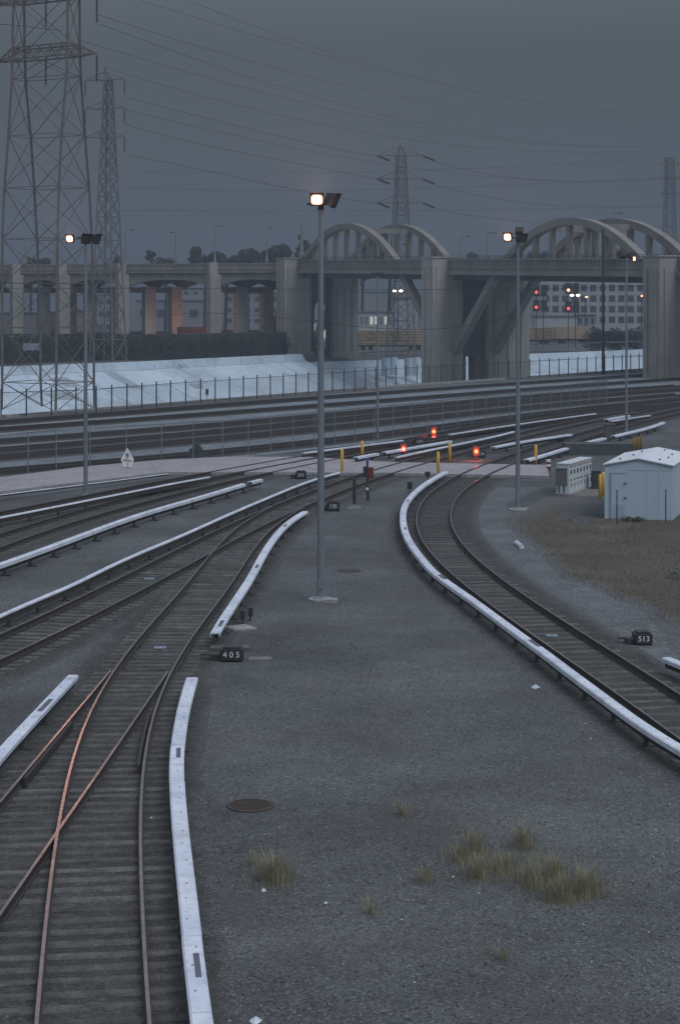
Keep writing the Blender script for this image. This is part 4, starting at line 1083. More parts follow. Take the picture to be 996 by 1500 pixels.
# ------------------------------------------------------------------ shed
sA = P(885, 760); sB = P(984.5, 762.5); wx = (sB - sA); wx.z = 0; SW = wx.length; wx.normalize(); wy = Vector((-wx.y, wx.x, 0)); SD = 6.3; SH = 2.42; SR = .26
wy = (wy * 6.3 + wx * .55).normalized()
SX = (wx, wy, UP)
shed = thing('shed', tuple(sA), 'pale blue grey metal shed with a low white gabled roof at the right edge', 'shed')
def Sp(u, v, z): q_ = sA + wx * u + wy * v; q_.z = z; return q_
m = MB()
m.prism([Sp(0, 0, 0), Sp(SW, 0, 0), Sp(SW, 0, SH), Sp(SW / 2, 0, SH + SR), Sp(0, 0, SH)], wy * SD)
for u in (SW * .62, SW * .80):                          # vertical sheet seams
    m.box(Sp(u, -.004, SH / 2), (.02, .012, SH - .02), SX)
m.build('wall', M_SHED, shed)
m = MB()
for a, za, c, zc_ in ((-.07, SH - .01, SW / 2, SH + SR + .025), (SW / 2, SH + SR + .025, SW + .07, SH - .01)):
    m.prism([Sp(a, -.08, za), Sp(c, -.08, zc_), Sp(c, -.08, zc_ + .05), Sp(a, -.08, za + .05)], wy * (SD + .16))
for u, v in ((.5, 1.2), (.9, 2.6), (1.0, 4.6), (2.3, 1.0), (2.5, 2.5), (2.45, 4.2), (1.95, 5.4)):
    zz = SH + SR * (1 - abs(u - SW / 2) / (SW / 2)) + .09; m.box(Sp(u, v, zz), (.09, .09, .05), SX, 1)
m.build('roof', [M_ROOF, M_DARK], shed)
d0, d1, dz = .30, .98, 1.98
m = MB(); m.box(Sp((d0 + d1) / 2, -.02, dz / 2 + .04), (d1 - d0, .03, dz), SX)
for i in range(9): m.box(Sp((d0 + d1) / 2 + .02, -.04, .14 + i * .065), (d1 - d0 - .14, .02, .035), SX)
door = m.build('door', M_SHED, shed)
m = MB(); m.box(Sp(d0 - .03, -.015, dz / 2 + .04), (.05, .05, dz), SX); m.box(Sp((d0 + d1) / 2 - .03, -.015, dz + .07), (d1 - d0 + .05, .05, .05), SX); m.box(Sp((d0 + d1) / 2, -.015, .03), (d1 - d0, .04, .04), SX)
m.build('door_frame', mat('shed_trim', (.25, .31, .35), .6), shed)
for z in (.98, 1.62):
    m = MB(); m.box(Sp(d1 - .05, -.06, z), (.11, .05, .035), SX); m.build('handle', M_DARK, door)
m = MB(); m.box(Sp(SW * .66, -.006, SH - .20), (SW * .64, .014, .02), SX); m.build('seam', M_SHED, shed)
for (px, yt, yb, lab) in ((903, 715.5, 766, 'thin dark steel post standing before the door of the shed'), (974.5, 715, 764, 'thin dark steel post standing before the right end of the shed front')):
    p = P(px, yb + 2); s = F / p.y; m = MB(); m.box((p.x, p.y, (yb - yt) / s / 2), (.045, .045, (yb - yt) / s)); m.box((p.x, p.y - .03, (yb - yt) / s / 2), (.015, .03, (yb - yt) / s - .01))
    tag(m.build('fence_post', M_DARK), lab, 'post', 'posts before the shed')

# ------------------------------------------------------------------ meter cabinet
cA = P(832.5, 724); cB = P(865.5, 713); cu_ = (cB - cA); cu_.z = 0; CL = cu_.length; cu_.normalize(); cn = Vector((cu_.y, -cu_.x, 0)); CHt = 1.5; CDp = .62
CXS = (cu_, cn, UP)
cab = thing('meter_cabinet', tuple(cA), 'white electrical cabinet with two rows of coloured tags left of the shed', 'electrical cabinet')
def Cp(u, n_, z): q_ = cA + cu_ * u + cn * n_; q_.z = z; return q_
m = MB(); m.box(Cp(CL / 2, -CDp / 2, CHt / 2 + .03), (CL, CDp, CHt - .06), CXS); m.box(Cp(CL / 2, -CDp / 2, .015), (CL + .1, CDp + .1, .06), CXS)
m.box(Cp(CL / 2, -CDp / 2 + .02, CHt + .02), (CL + .06, CDp + .08, .05), CXS); m.build('body', M_CAB, cab)
dw = CL / 7
for i in range(7):
    u = dw * (i + .5)
    for z0, z1, low in ((.08, .78, True), (.84, 1.44, False)):
        m = MB(); m.box(Cp(u, .012, (z0 + z1) / 2), (dw - .05, .022, z1 - z0), CXS); dr = m.build('door', M_CAB, cab)
        m = MB()
        if low: m.box(Cp(u + dw * .1, .03, .42), (dw * .14, .02, .20), CXS)
        else: m.box(Cp(u + dw * .05, .03, 1.08), (dw * .34, .02, .22), CXS)
        m.build('meter' if not low else 'handle', M_BLACK, dr)
        m = MB(); zt = z1 - .09
        m.box(Cp(u - dw * .14, .03, zt), (dw * .24, .012, .07), CXS); m.build('tag', M_OCHRE if low or i % 2 else mat('orange_tag', (.5, .14, .06), .6), dr)
        m = MB(); m.box(Cp(u + dw * .2, .031, zt), (dw * .2, .012, .09), CXS); m.build('label_plate', M_DARK, dr)
m = MB(); m.quad([Cp(-.6, 1.5, .016), Cp(-.6, -.2, .016), Cp(CL + .3, -.2, .016), Cp(CL + .3, 1.5, .016)])
tag(m.build('cabinet_pad', mat('pinkish_concrete', (.19, .165, .155), .9)), 'flat concrete pad in front of the white electrical cabinet', 'concrete pad')
g1 = P(822, 726); s = F / g1.y
gb = thing('switch_box', tuple(g1), 'plain grey box on two legs at the near end of the white cabinet', 'utility box')
m = MB(); m.box(g1 + UP * .92, (.52, .4, .85)); m.box(g1 + UP * 1.36, (.56, .46, .04)); m.build('box', M_GREYBOX, gb)
for dx in (-.12, .12):
    m = MB(); m.box(g1 + Vector((dx, .05, .25)), (.09, .09, .5)); m.build('leg', M_GALV, gb)
g2 = P(872, 716); m = MB(); m.box(g2 + UP * .45, (.42, .5, .9)); m.box(g2 + UP * .92, (.48, .56, .05)); tag(m.build('utility_box', M_DARK), 'low dark box between the white cabinet and the shed', 'utility box')
p0, p1 = P(845, 668), P(905, 662)
m = MB(); m.box((p0 + p1) / 2 + UP * .35, ((p1 - p0).length, 1.8, .7), None); tag(m.build('concrete_vault', mat('dark_vault', (.085, .092, .098), .9)), 'wide low grey vault behind the cabinet, under the rising white cover', 'vault')
p = P(893, 641); m = MB(); m.box(p + UP * .45, (.7, .5, .9)); m.box(p + UP * .93, (.8, .6, .06)); tag(m.build('junction_box', M_GREYBOX), 'grey box standing in the gap of the rising white cover', 'utility box')

# ------------------------------------------------------------------ signals, switch machines, signs
def dwarf_signal(px, py, label, base_y, big=.11):
    p = P(px, base_y); zc_ = Z_at(py, p.y)
    r = thing('signal', tuple(p), label, 'railway signal', 'glowing red dwarf signals')
    m = MB(); m.box(p + UP * .05, (.3, .3, .1)); m.tube([p, (p.x, p.y, zc_ - .2)], .05, 8); m.build('mast', M_DARK, r)
    m = MB(); m.box((p.x, p.y, zc_), (.36, .26, .62)); m.lathe((p.x, p.y, zc_ + .31), [(.18, 0), (.08, .05)], 8)
    hd = m.build('signal_head', M_BLACK, r)
    m = MB(); m.tube([(p.x, p.y - .13, zc_), (p.x, p.y - .155, zc_)], big, 14); m.build('lens', M_REDL, hd)
    m = MB(); m.tube([(p.x, p.y - .13, zc_ - .42), (p.x, p.y - .15, zc_ - .42)], .07, 10); 
    m.build('lower_lens', M_RED, hd)
    ld = bpy.data.lights.new('signal_light', 'POINT'); ld.energy = 55; ld.color = (1, .10, .05); ld.shadow_soft_size = .12
    lo = bpy.data.objects.new('signal_light', ld); COL.objects.link(lo); lo.location = (p.x, p.y - .35, zc_)
dwarf_signal(635, 632, 'red dwarf signal highest up, in front of the chain link fence', 641)
dwarf_signal(591, 657, 'red dwarf signal in front of the broken white cover', 668)
dwarf_signal(697, 661, 'red dwarf signal behind the crossing beside the 174 number plate', 674)
def switch_machine(px, py, num, label, wd=1.0, ht=.34, yaw=0.0, size=.3, plate=True):
    p = P(px, py); ca, sa = math.cos(yaw), math.sin(yaw); ux = Vector((ca, sa, 0)); uy = Vector((-sa, ca, 0)); ax = (ux, uy, UP)
    r = thing('switch_machine', tuple(p), label, 'switch machine', 'numbered switch machines')
    m = MB(); m.box(p + UP * (ht * .5 + .03), (wd, .55, ht), ax); m.box(p + UP * (ht + .05) + uy * .02, (wd * .75, .42, .08), ax)
    m.box(p - ux * (wd * .72) + UP * (ht * .32), (wd * .46, .40, ht * .6), ax); m.build('casing', M_BLACK, r)
    m = MB(); m.box(p - ux * (wd * 1.05) + UP * .16, (wd * .7, .07, .05), ax); m.box(p - ux * (wd * 1.05) + uy * .16 + UP * .13, (wd * .7, .05, .04), ax); m.build('throw_rod', M_DARK, r)
    if plate:
        m = MB(); m.box(p - uy * .30 + UP * (ht * .5 + .05), (wd * .92, .02, ht * .98), ax); m.build('number_plate', M_BLACK, r)
    text_part(num, r, p - uy * .316 + UP * (ht * .5 + .05), (R(90), 0, yaw), size, M_NUM)
    return r
r405 = switch_machine(340, 967, '4 0 5', 'black switch machine numbered 405 at the end of the curved white cover', .62, .30, 0, .225)
m = MB(); c = P(337, 952); m.box(c + UP * .05, (1.1, .5, .1)); m.build('top_plate', M_GREYBOX, r405)
switch_machine(940, 943, '513', 'black switch machine numbered 513 at the right edge', .5, .28, 0, .225)
switch_machine(488, 748, '135', 'black switch machine numbered 135 right of the central lamp pole', .6, .36, 0, .25)
switch_machine(441, 701, '235', 'black switch machine numbered 235 at the near edge of the crossing', .6, .34, 0, .23)
switch_machine(704, 670, '174', 'black switch machine numbered 174 beside a red signal', .6, .34, 0, .26)
switch_machine(614, 651, '1376', 'black switch machine with a long number, below the topmost red signal', .75, .34, 0, .24)
def tie_plate(px, py, body, label):
    p = P(px, py, .05); r = thing('number_plate', tuple(p), label, 'number plate', 'number plates lying on the ties')
    m = MB(); m.box(p + UP * .012, (.34, .30, .014)); m.build('plate', mat('pale_blue_plate', (.26, .34, .42), .5), r)
    text_part(body, r, p + UP * .021, (0, 0, 0), .15, M_BLACK, ext=.001)
tie_plate(235, 949, '04-2', 'small pale number plate on the ties left of the 405 machine'); tie_plate(808, 931.5, '105-3', 'small pale number plate on the ties of the S curve track'); tie_plate(219.5, 848, '04-1', 'small pale number plate on the ties of the third track from the left')
def slab(px, py, wd, dp, ht, label, m_, name='slab', rz=0.0, z=0):
    p = P(px, py); m = MB(); a = (Vector((math.cos(rz), math.sin(rz), 0)), Vector((-math.sin(rz), math.cos(rz), 0)), UP)
    m.box(p + UP * (ht / 2 + z), (wd, dp, ht), a); m.box(p + UP * (ht + z + .005), (wd * .9, dp * .85, .012), a)
    return tag(m.build(name, m_), label, name.replace('_', ' '))
slab(381, 967.5, .62, .42, .06, 'flat grey slab on the gravel right of the 405 machine', mat('grey_slab', (.20, .195, .20), .85))
slab(352, 921, .75, .75, .05, 'tilted pale slab on the gravel above the 405 machine', M_BASE, rz=.5)
def junction(px, yb, yt, w_, label):
    p = P(px, yb); s = F / p.y; h = (yb - yt) / s
    r = thing('junction_post', tuple(p), label, 'junction post'); m = MB(); m.tube([p, (p.x, p.y, h * .5)], .03, 6); m.build('stem', M_DARK, r)
    m = MB(); m.box((p.x, p.y, h * .7), (w_, .16, h * .6)); m.build('box', M_BLACK, r)
junction(355.5, 914, 894, .15, 'left one of two small dark boxes on stems above the 405 machine'); junction(367, 910, 890, .15, 'right one of two small dark boxes on stems above the 405 machine')
junction(600, 723, 706, .26, 'small dark box on a stem at the outer side of the S curve cover'); junction(626, 702, 691, .28, 'small dark box near the yellow bollard at the far tip of the S curve cover')
# black marker post, signal mast with red box
p = P(519, 745); s = F / p.y
r = thing('marker_post', tuple(p), 'black square post on a pale foot right of the 135 machine', 'post')
m = MB(); m.box(p + UP * (44 / s / 2), (.15, .12, 44 / s)); m.build('post', M_BLACK, r); m = MB(); m.box(p + UP * .04, (.62, .3, .08)); m.box(p + UP * .12, (.22, .2, .14)); m.build('foot', M_BASE, r)
p = P(538, 733); s = F / p.y
r = thing('signal_mast', tuple(p), 'slim signal mast with a dull red box and a blue lens near the crossing', 'railway signal')
m = MB(); m.tube([p, p + UP * (62 / s)], .055, 8); m.tube([p + Vector((.08, 0, 0)), p + Vector((.08, 0, 20 / s))], .03, 6); m.build('mast', M_DARK, r)
m = MB(); m.box(p + Vector((.16, 0, 40 / s)), (.28, .2, .56)); m.build('red_box', M_RED, r); m = MB(); m.box(p + Vector((-.1, 0, 42 / s)), (.2, .2, .5)); m.build('black_box', M_BLACK, r)
m = MB(); m.tube([p + Vector((0, -.02, 60 / s)), p + Vector((0, -.14, 60 / s))], .09, 10); m.build('blue_lens', M_BLUEL, r); m = MB(); m.box(p + Vector((0, -.06, 17 / s)), (.12, .08, .12)); m.build('clamp', M_WHITE, r)
# teardrop sign
p = P(187, 686, ROADZ); s = F / p.y
r = thing('warning_sign', tuple(p), 'white kite shaped warning sign with small dark symbols at the far edge of the crossing', 'sign')
def K(x, y, d=0): return Vector((p.x + (x - 187) / s, p.y - d, p.z + (686 - y) / s))
m = MB(); m.prism([K(187, 656), K(196.5, 673), K(193, 683.5), K(181.5, 683.5), K(177.5, 673)], (0, .04, 0)); m.build('board', M_WHITE, r)
m = MB()
for (x0, y0, x1, y1, wd) in ((184.6, 663, 189.2, 669, .05), (189, 663, 184.8, 669, .05), (186.9, 661.5, 186.9, 669.5, .04), (184, 666, 190, 666.5, .035), (185.4, 670, 188.6, 670, .04),
                         (180.5, 673.5, 183.2, 673.5, .06), (181.8, 672, 181.8, 675.6, .05), (184.2, 672.4, 184.2, 676, .06), (184.2, 672.4, 186.6, 672.4, .05), (186.6, 672.4, 186.6, 676, .05), (188.4, 673, 188.4, 676.4, .06), (188.4, 674.6, 190.4, 674.6, .05), (190.6, 673, 190.6, 676.6, .06), (192.6, 673.4, 192.6, 676.6, .05),
                         (186, 679.2, 188.6, 679.2, .06), (187.3, 678, 187.3, 681.2, .06)):
    m.bar(K(x0, y0, .008), K(x1, y1, .008), wd, .01)
m.build('symbols', M_BLACK, r)
m = MB(); m.box((p.x, p.y + .07, p.z + .25), (.06, .05, .5)); m.build('post', M_GALV, r)
# stepped relay cabinet, small sign near the fence
p = P(287, 674); s = F / p.y
m = MB(); m.prism([p + Vector((-9.5 / s, 0, 0)), p + Vector((9.5 / s, 0, 0)), p + Vector((9.5 / s, 0, 15 / s)), p + Vector((5 / s, 0, 20 / s)), p + Vector((4 / s, 0, 25 / s)), p + Vector((-4 / s, 0, 25 / s)), p + Vector((-5 / s, 0, 20 / s)), p + Vector((-9.5 / s, 0, 15 / s))], (0, .7, 0))
m.box(p + Vector((0, -.02, 15.2 / s)), (20 / s, .06, .05)); tag(m.build('relay_case', mat('relay_case_paint', (.075, .08, .085), .8)), 'stepped dark grey relay case behind the chain link fence', 'relay case')
p = P(303.5, 588); s = F / p.y; r = thing('small_sign', tuple(p), 'small dark sign on a thin post in front of the river fence', 'sign')
m = MB(); m.box(p + UP * (15 / s / 2), (.06, .06, 15 / s)); m.build('post', M_DARK, r); m = MB(); m.box(p + UP * (14 / s), (.28, .05, .55)); m.build('panel', M_DARK, r)
# manhole, pipe, litter
p = P(367, 1181); m = MB(); m.lathe((p.x, p.y, -.01), [(.47, 0), (.47, .035), (.44, .045)], 28)
for k in range(-4, 5): m.box((p.x, p.y + k * .09, .038), (2 * math.sqrt(max(.01, .40 ** 2 - (k * .09) ** 2)), .03, .016))
tag(m.build('manhole_cover', M_BROWN), 'round rusty cover lying flush in the gravel', 'manhole cover')
p = P(512, 836); m = MB(); m.lathe((p.x, p.y, -.01), [(.42, 0), (.42, .03), (.38, .035)], 24); tag(m.build('manhole_cover', M_BROWN), 'faint rusty cover in the gravel right of the central lamp pole', 'manhole cover')
p, p2 = P(756, 795, .08), P(764, 801, .08); m = MB(); m.tube([p, p2], .10, 10); tag(m.build('pipe', M_COVER2), 'short white pipe lying on the gravel below the right lamp pole', 'pipe')
for (px, py, sz, lab) in ((386, 1303, .10, 'small white scrap of litter below the left grass tuft'), (477, 1322, .07, 'tiny white scrap of litter in the middle of the gravel'), (375, 1494, .18, 'crumpled white scrap of litter at the bottom edge'), (784, 1006, .22, 'flat white scrap of litter below the S curve cover'), (222, 1199, .11, 'white scrap of litter beside the near rail')):
    p = P(px, py, .03); m = MB(); n_ = 7
    pts = [Vector((p.x + math.cos(k * 6.28 / n_) * sz * rnd.uniform(.35, .6), p.y + math.sin(k * 6.28 / n_) * sz * rnd.uniform(.4, .9), rnd.uniform(.005, .03))) for k in range(n_)]
    topv = p + UP * sz * .3
    for k in range(n_): m.quad([pts[k], pts[(k + 1) % n_], topv])
    tag(m.build('litter', M_COVER2), lab, 'litter', 'scraps of litter')

# ------------------------------------------------------------------ far bank: hedge, wagons, buildings, signals
def leaf_mass(name, boxes, n, size, m_, label=None, cat=None, parent=None, kind=None, seed=3, zmax=None):
    """boxes: (centre, radii) clumps; leaf sized faces through their volume"""
    r = random.Random(seed); m = MB(); tot = sum(b_[1][0] * b_[1][2] for b_ in boxes)
    for c, rad in boxes:
        k = int(n * rad[0] * rad[2] / tot)
        for _ in range(k):
            d = Vector((r.gauss(0, 1), r.gauss(0, 1), r.gauss(0, 1))).normalized() * (r.random() ** .45)
            p_ = Vector(c) + Vector((d.x * rad[0], d.y * rad[1], d.z * rad[2]))
            if zmax: p_.z = min(p_.z, zmax(p_) - r.random() * .12)
            u = Vector((r.gauss(0, 1), r.gauss(0, 1), r.gauss(0, 1))).normalized(); v_ = u.cross(Vector((r.gauss(0, 1), r.gauss(0, 1), r.gauss(0, 1)))).normalized(); s_ = size * r.uniform(.6, 1.4)
            m.quad([p_ - u * s_, p_ + v_ * s_ * .6, p_ + u * s_, p_ - v_ * s_ * .6])
    o = m.build(name, m_, parent)
    if label: tag(o, label, cat)
    if kind: o['kind'] = kind
    return o
hb = []
for i in range(46):
    px = -30 + 440 * i / 45; Yh = 268 + (px + 30) / 440 * 54 + 3; ptop = 489 + 1.5 * math.sin(i * 1.7); zt = Z_at(ptop, Yh)
    hb.append(((X_at(px, Yh), Yh, zt * .48), (2.0, 2.2, zt * .62)))
hd = thing('hedge', hb[0][0], 'long dark unbroken hedge along the top of the far river bank at the left', 'hedge')
leaf_mass('foliage', hb, 26000, .17, M_HEDGE, parent=hd, zmax=lambda p_: Z_at(489.5, p_.y))
m = MB(); m.sweep([(c[0], c[1] + .6, -.3) for c, _ in hb], [(-1.6, 0), (-1.6, 4.0), (1.6, 4.0), (1.6, 0)]); m.build('inner_branches', M_HEDGE, hd)
rb = [((X_at(px, 372), 372 + rnd.uniform(-3, 3), 1.4), (rnd.uniform(1.6, 2.6), 2, rnd.uniform(1.6, 2.6))) for px in (868, 878, 890, 900, 912, 922, 934)]
leaf_mass('bush', rb, 4500, .22, M_HEDGE, 'dark bushes right of the tan freight wagons under the right arch', 'bushes', zmax=lambda p_: Z_at(477, p_.y))
def freight_car(x0, x1, yb, yt, Y, label, m_, stacked=False):
    a, c = X_at(x0, Y), X_at(x1, Y); zb, zt = Z_at(yb, Y), Z_at(yt, Y); L = c - a
    r = thing('freight_car', ((a + c) / 2, Y, 0), label, 'freight wagon', 'freight wagons on the far bank')
    m = MB(); m.box(((a + c) / 2, Y, (zb + zt) / 2), (L, 2.6, zt - zb))
    k = max(4, int(L / 1.3))
    for i in range(k + 1): m.box((a + L * i / k, Y - 1.33, (zb + zt) / 2), (.10, .08, zt - zb))
    if stacked:
        for z in np.linspace(zb + .3, zt - .2, 5): m.box(((a + c) / 2, Y - 1.32, z), (L, .04, .06), None, 1)
        for i in range(int(L * 1.2)): m.box((a + rnd.uniform(.3, L - .3), Y - 1.33, rnd.uniform(zb + .2, zt - .2)), (rnd.uniform(.3, .9), .05, .12), None, 1)
    m.build('body', [m_, M_BROWN], r)
    m = MB(); m.box(((a + c) / 2, Y, zb - .15), (L + .6, 2.3, .28)); m.build('underframe', M_BLACK, r)
    for i in (.14, .24, .76, .86):
        m = MB(); m.tube([(a + L * i, Y - 1.1, zb - .62), (a + L * i, Y - .95, zb - .62)], .45, 14); m.build('wheel', M_BLACK, r)
freight_car(516, 628, 505, 484, 352, 'long tan freight wagon with stacked loads left of the river pier', M_TAN, True)
freight_car(742, 808, 497, 479.5, 372, 'left one of two tan freight wagons under the right arch', M_TAN, True)
freight_car(812, 861, 496, 478.5, 372, 'right one of two tan freight wagons under the right arch', M_TAN)
freight_car(110, 252, 494, 485.5, 345, 'low dark flat wagon behind the hedge below the left approach', mat('flat_wagon_grey', (.10, .105, .11), .8))
freight_car(255, 309, 494, 479, 345, 'dark brown open wagon behind the hedge right of the orange lit column', mat('brown_wagon', (.07, .055, .048), .8))
freight_car(310, 400, 496, 484, 345, 'dark open wagon behind the hedge next to the left bridge pier', mat('dark_wagon', (.055, .055, .058), .8))
# low wall line and service road on the far bank
tag_m = MB(); tag_m.prism([A(525, 516, 343) + Vector((0, 0, -.25)), A(628, 511.5, 343) + Vector((0, 0, -.25)), A(628, 511.5, 343), A(525, 516, 343)], (0, .25, 0))
tag_m.prism([A(742, 505, 360) + Vector((0, 0, -.25)), A(938, 499, 360) + Vector((0, 0, -.25)), A(938, 499, 360), A(742, 505, 360)], (0, .25, 0))
tag(tag_m.build('guard_wall', M_FARG), 'low pale wall line below the freight wagons', 'wall')
def building(x0, x1, yb, yt, Y, dp, label, m_, rows=0, colsn=0, win=(.6, .6), lit=(), roof=True, wm=None):
    a, c = X_at(x0, Y), X_at(x1, Y); zb, zt = min(0, Z_at(yb, Y)), Z_at(yt, Y)
    r = thing('building', ((a + c) / 2, Y, zb), label, 'building', 'buildings beyond the river')
    m = MB(); m.box(((a + c) / 2, Y + dp / 2, (zb + zt) / 2), (c - a, dp, zt - zb)); m.build('wall', m_, r)
    if roof: m = MB(); m.box(((a + c) / 2, Y + dp / 2, zt + .15), (c - a + .5, dp + .5, .3)); m.build('roof', M_FARG, r)
    if rows:
        zb2 = Z_at(yb, Y); fh = (zt - zb2) / rows; fw = (c - a) / colsn
        for i in range(rows):
            for j in range(colsn):
                m = MB(); m.box((a + fw * (j + .5), Y - .02, zb2 + fh * (i + .5)), (fw * win[0], .12, fh * win[1]))
                f_ = m.build('window', M_WINLIT if (i, j) in lit else (wm or M_WIN), r)
    return r
bl = building(779, 944, 476, 383, 525, 22, 'long white building with rows of dark windows seen under the right arch', M_FARW, 6, 12, (.66, .60))
building(748, 800, 478, 432, 470, 12, 'grey blue warehouse left of the white building under the right arch', M_FAR)
building(783, 845, 477, 464, 440, 6, 'low pale shed in front of the white building, behind the tan wagons', M_FARW)
building(512, 576, 481, 458, 440, 10, 'pale low shed with glowing panels left of the river pier', M_FARW, 1, 9, (.62, .5), lit=((0, 4), (0, 5), (0, 7)), wm=mat('glass_panel', (.20, .24, .28), .3))
building(505, 612, 470, 428, 640, 20, 'wide grey warehouse block far behind the low shed left of the river pier', M_FAR)
building(576, 612, 481, 437, 480, 12, 'pale grey block behind the footings of the pylon, left of the river pier', mat('pale_far_wall', (.36, .38, .41), .8))
building(742, 776, 478, 466, 455, 5, 'low pale trailer shaped shed behind the left tan wagon', mat('trailer_pale', (.42, .46, .49), .7))
building(845, 872, 478, 462, 450, 6, 'small grey shed in front of the white building, right of the low pale one', M_FAR, 1, 3, (.5, .5))
building(448, 486, 500, 470, 420, 6, 'small bright building seen through the opening of the left bridge pier', M_FARW, 1, 2, (.4, .7), lit=((0, 0), (0, 1)), wm=mat('cyan_pane', (.2, .3, .33), .4))
building(200, 320, 477, 441, 500, 14, 'pale warehouse seen between the columns of the left approach', mat('pale_warehouse', (.25, .26, .29), .8), 1, 5, (.5, .3))
building(252, 322, 447, 423, 640, 14, 'far grey white block above the warehouse between the approach columns', M_FAR, 2, 5, (.4, .4))
building(330, 410, 478, 430, 560, 14, 'dim grey block between the columns next to the left pier', M_FAR, 3, 6, (.5, .4))
building(-10, 60, 488, 459, 400, 10, 'grey box building behind the hedge at the left edge', mat('dim_block', (.17, .18, .20), .8))
building(60, 84, 488, 458, 410, 10, 'narrow dim block with a pale roof behind the large pylon', mat('dim_block_b', (.14, .15, .17), .8))
building(84, 116, 488, 456, 402, 10, 'tan brown box building behind the legs of the large pylon', mat('tan_block', (.25, .19, .135), .8))
building(120, 176, 488, 432, 560, 14, 'dim grey block with a bright band behind the slim pylon', M_FAR, 3, 5, (.5, .4))
m = MB(); m.box(A(48, 508, 266), (2.6, .1, 1.0)); 
bs = tag(m.build('billboard', mat('dim_board', (.22, .24, .26), .7)), 'small pale board showing in the hedge behind the large pylon', 'board')
for (px, heads, lab) in ((785, ((428, 'r'), (450, 'r')), 'mast with two red railway signal heads under the right arch, left one'), (832, ((425, 'o'), (452, 'r')), 'mast with an orange over a red railway signal head under the right arch')):
    Ys = 366.0; x = X_at(px, Ys)
    r = thing('signal', (x, Ys, 0), lab, 'railway signal', 'railway signal masts beyond the river')
    m = MB(); m.tube([(x, Ys + .2, -.3), (x, Ys + .2, Z_at(416, Ys))], .09, 7); m.tube([(x + 1.4, Ys + .2, -.3), (x + 1.4, Ys + .2, Z_at(416, Ys))], .09, 7); m.build('mast', M_DARK, r)
    for (py, col) in heads:
        z = Z_at(py, Ys)
        m = MB(); m.box((x, Ys, z + .3), (1.3, .18, 2.2)); hd_ = m.build('signal_head', M_BLACK, r)
        m = MB(); m.tube([(x, Ys - .11, z), (x, Ys - .15, z)], .30, 14); m.build('lens', M_REDF if col == 'r' else M_ORANGE, hd_)
        m = MB(); m.box((x + 1.5, Ys, z + .3), (1.2, .18, 2.2)); m.build('backplate', M_BLACK, r)
def lit_lamp(px, yl, yb, Y, label, heads, m_=M_LAMPS, r_=.32):
    x = X_at(px, Y); zb = max(Z_at(yb, Y), -.2); zl = Z_at(yl, Y)
    r = thing('street_lamp', (x, Y, zb), label, 'street lamp', 'lit lamps beyond the river')
    m = MB(); m.tube([(x, Y, zb), (x, Y, zl + .2)], [.14, .09], 8); m.build('post', M_DARK, r)
    for dx in heads:
        m = MB(); m.bar((x, Y, zl + .15), (x + dx, Y - .1, zl + .15), .07); m.box((x + dx, Y - .1, zl + .1), (.6, .4, .22)); h_ = m.build('lamp_head', M_DARK, r)
        m = MB(); m.lathe((x + dx, Y - .25, zl - .28), [(r_ * .5, 0), (r_, .12), (r_, .3), (r_ * .5, .4)], 10); m.build('bulb', m_, h_)
lit_lamp(582.5, 425.5, 500, 350, 'double headed lit lamp post left of the river pier', (-.6, .6))
lit_lamp(846, 432, 478, 400, 'brightest lit lamp in front of the white building under the right arch', (0, -1.3), r_=.38)
lit_lamp(857, 434.5, 478, 405, 'dimmer lit lamp right of the brightest one under the right arch', (.2,), M_ORANGE)
lit_lamp(939, 433, 480, 400, 'small orange lamp at the left side of the right bridge pier', (0,), M_ORANGE, .24)
# wall lamp that warms one approach column
pc = V(cols[1], 10.0); lx = X_at(284, pc.y - 2.2)
r = thing('wall_lamp', (lx, pc.y - 2.2, 2.0), 'small lamp below the approach that throws orange light on one column', 'lamp')
m = MB(); m.box((lx + .35, pc.y - 3.4, 1.6), (.3, .3, .4)); m.bar((lx + .35, pc.y - 3.4, 0), (lx + .35, pc.y - 3.4, 1.4), .08); m.build('housing', M_DARK, r)
ld = bpy.data.lights.new('wall_lamp_light', 'POINT'); ld.energy = 650; ld.color = (1, .45, .25); ld.shadow_soft_size = .2
lo = bpy.data.objects.new('wall_lamp_light', ld); COL.objects.link(lo); lo.location = (lx + 1.2, pc.y - 5.5, 4.6)

# faded paint marks on the far slope
gq = Vector((-20.6, 295.3, -.55)); go = text_part('4 5', None, (0, 0, 0), (0, 0, 0), 1.5, M_GREYBOX, 'graffiti')
go.location = A(273, 534, 296.5) + Vector((0, -6.2, 0)); go.rotation_euler = (R(28), 0, R(44)); tag(go, 'faded painted marks on the pale far slope of the channel', 'graffiti')
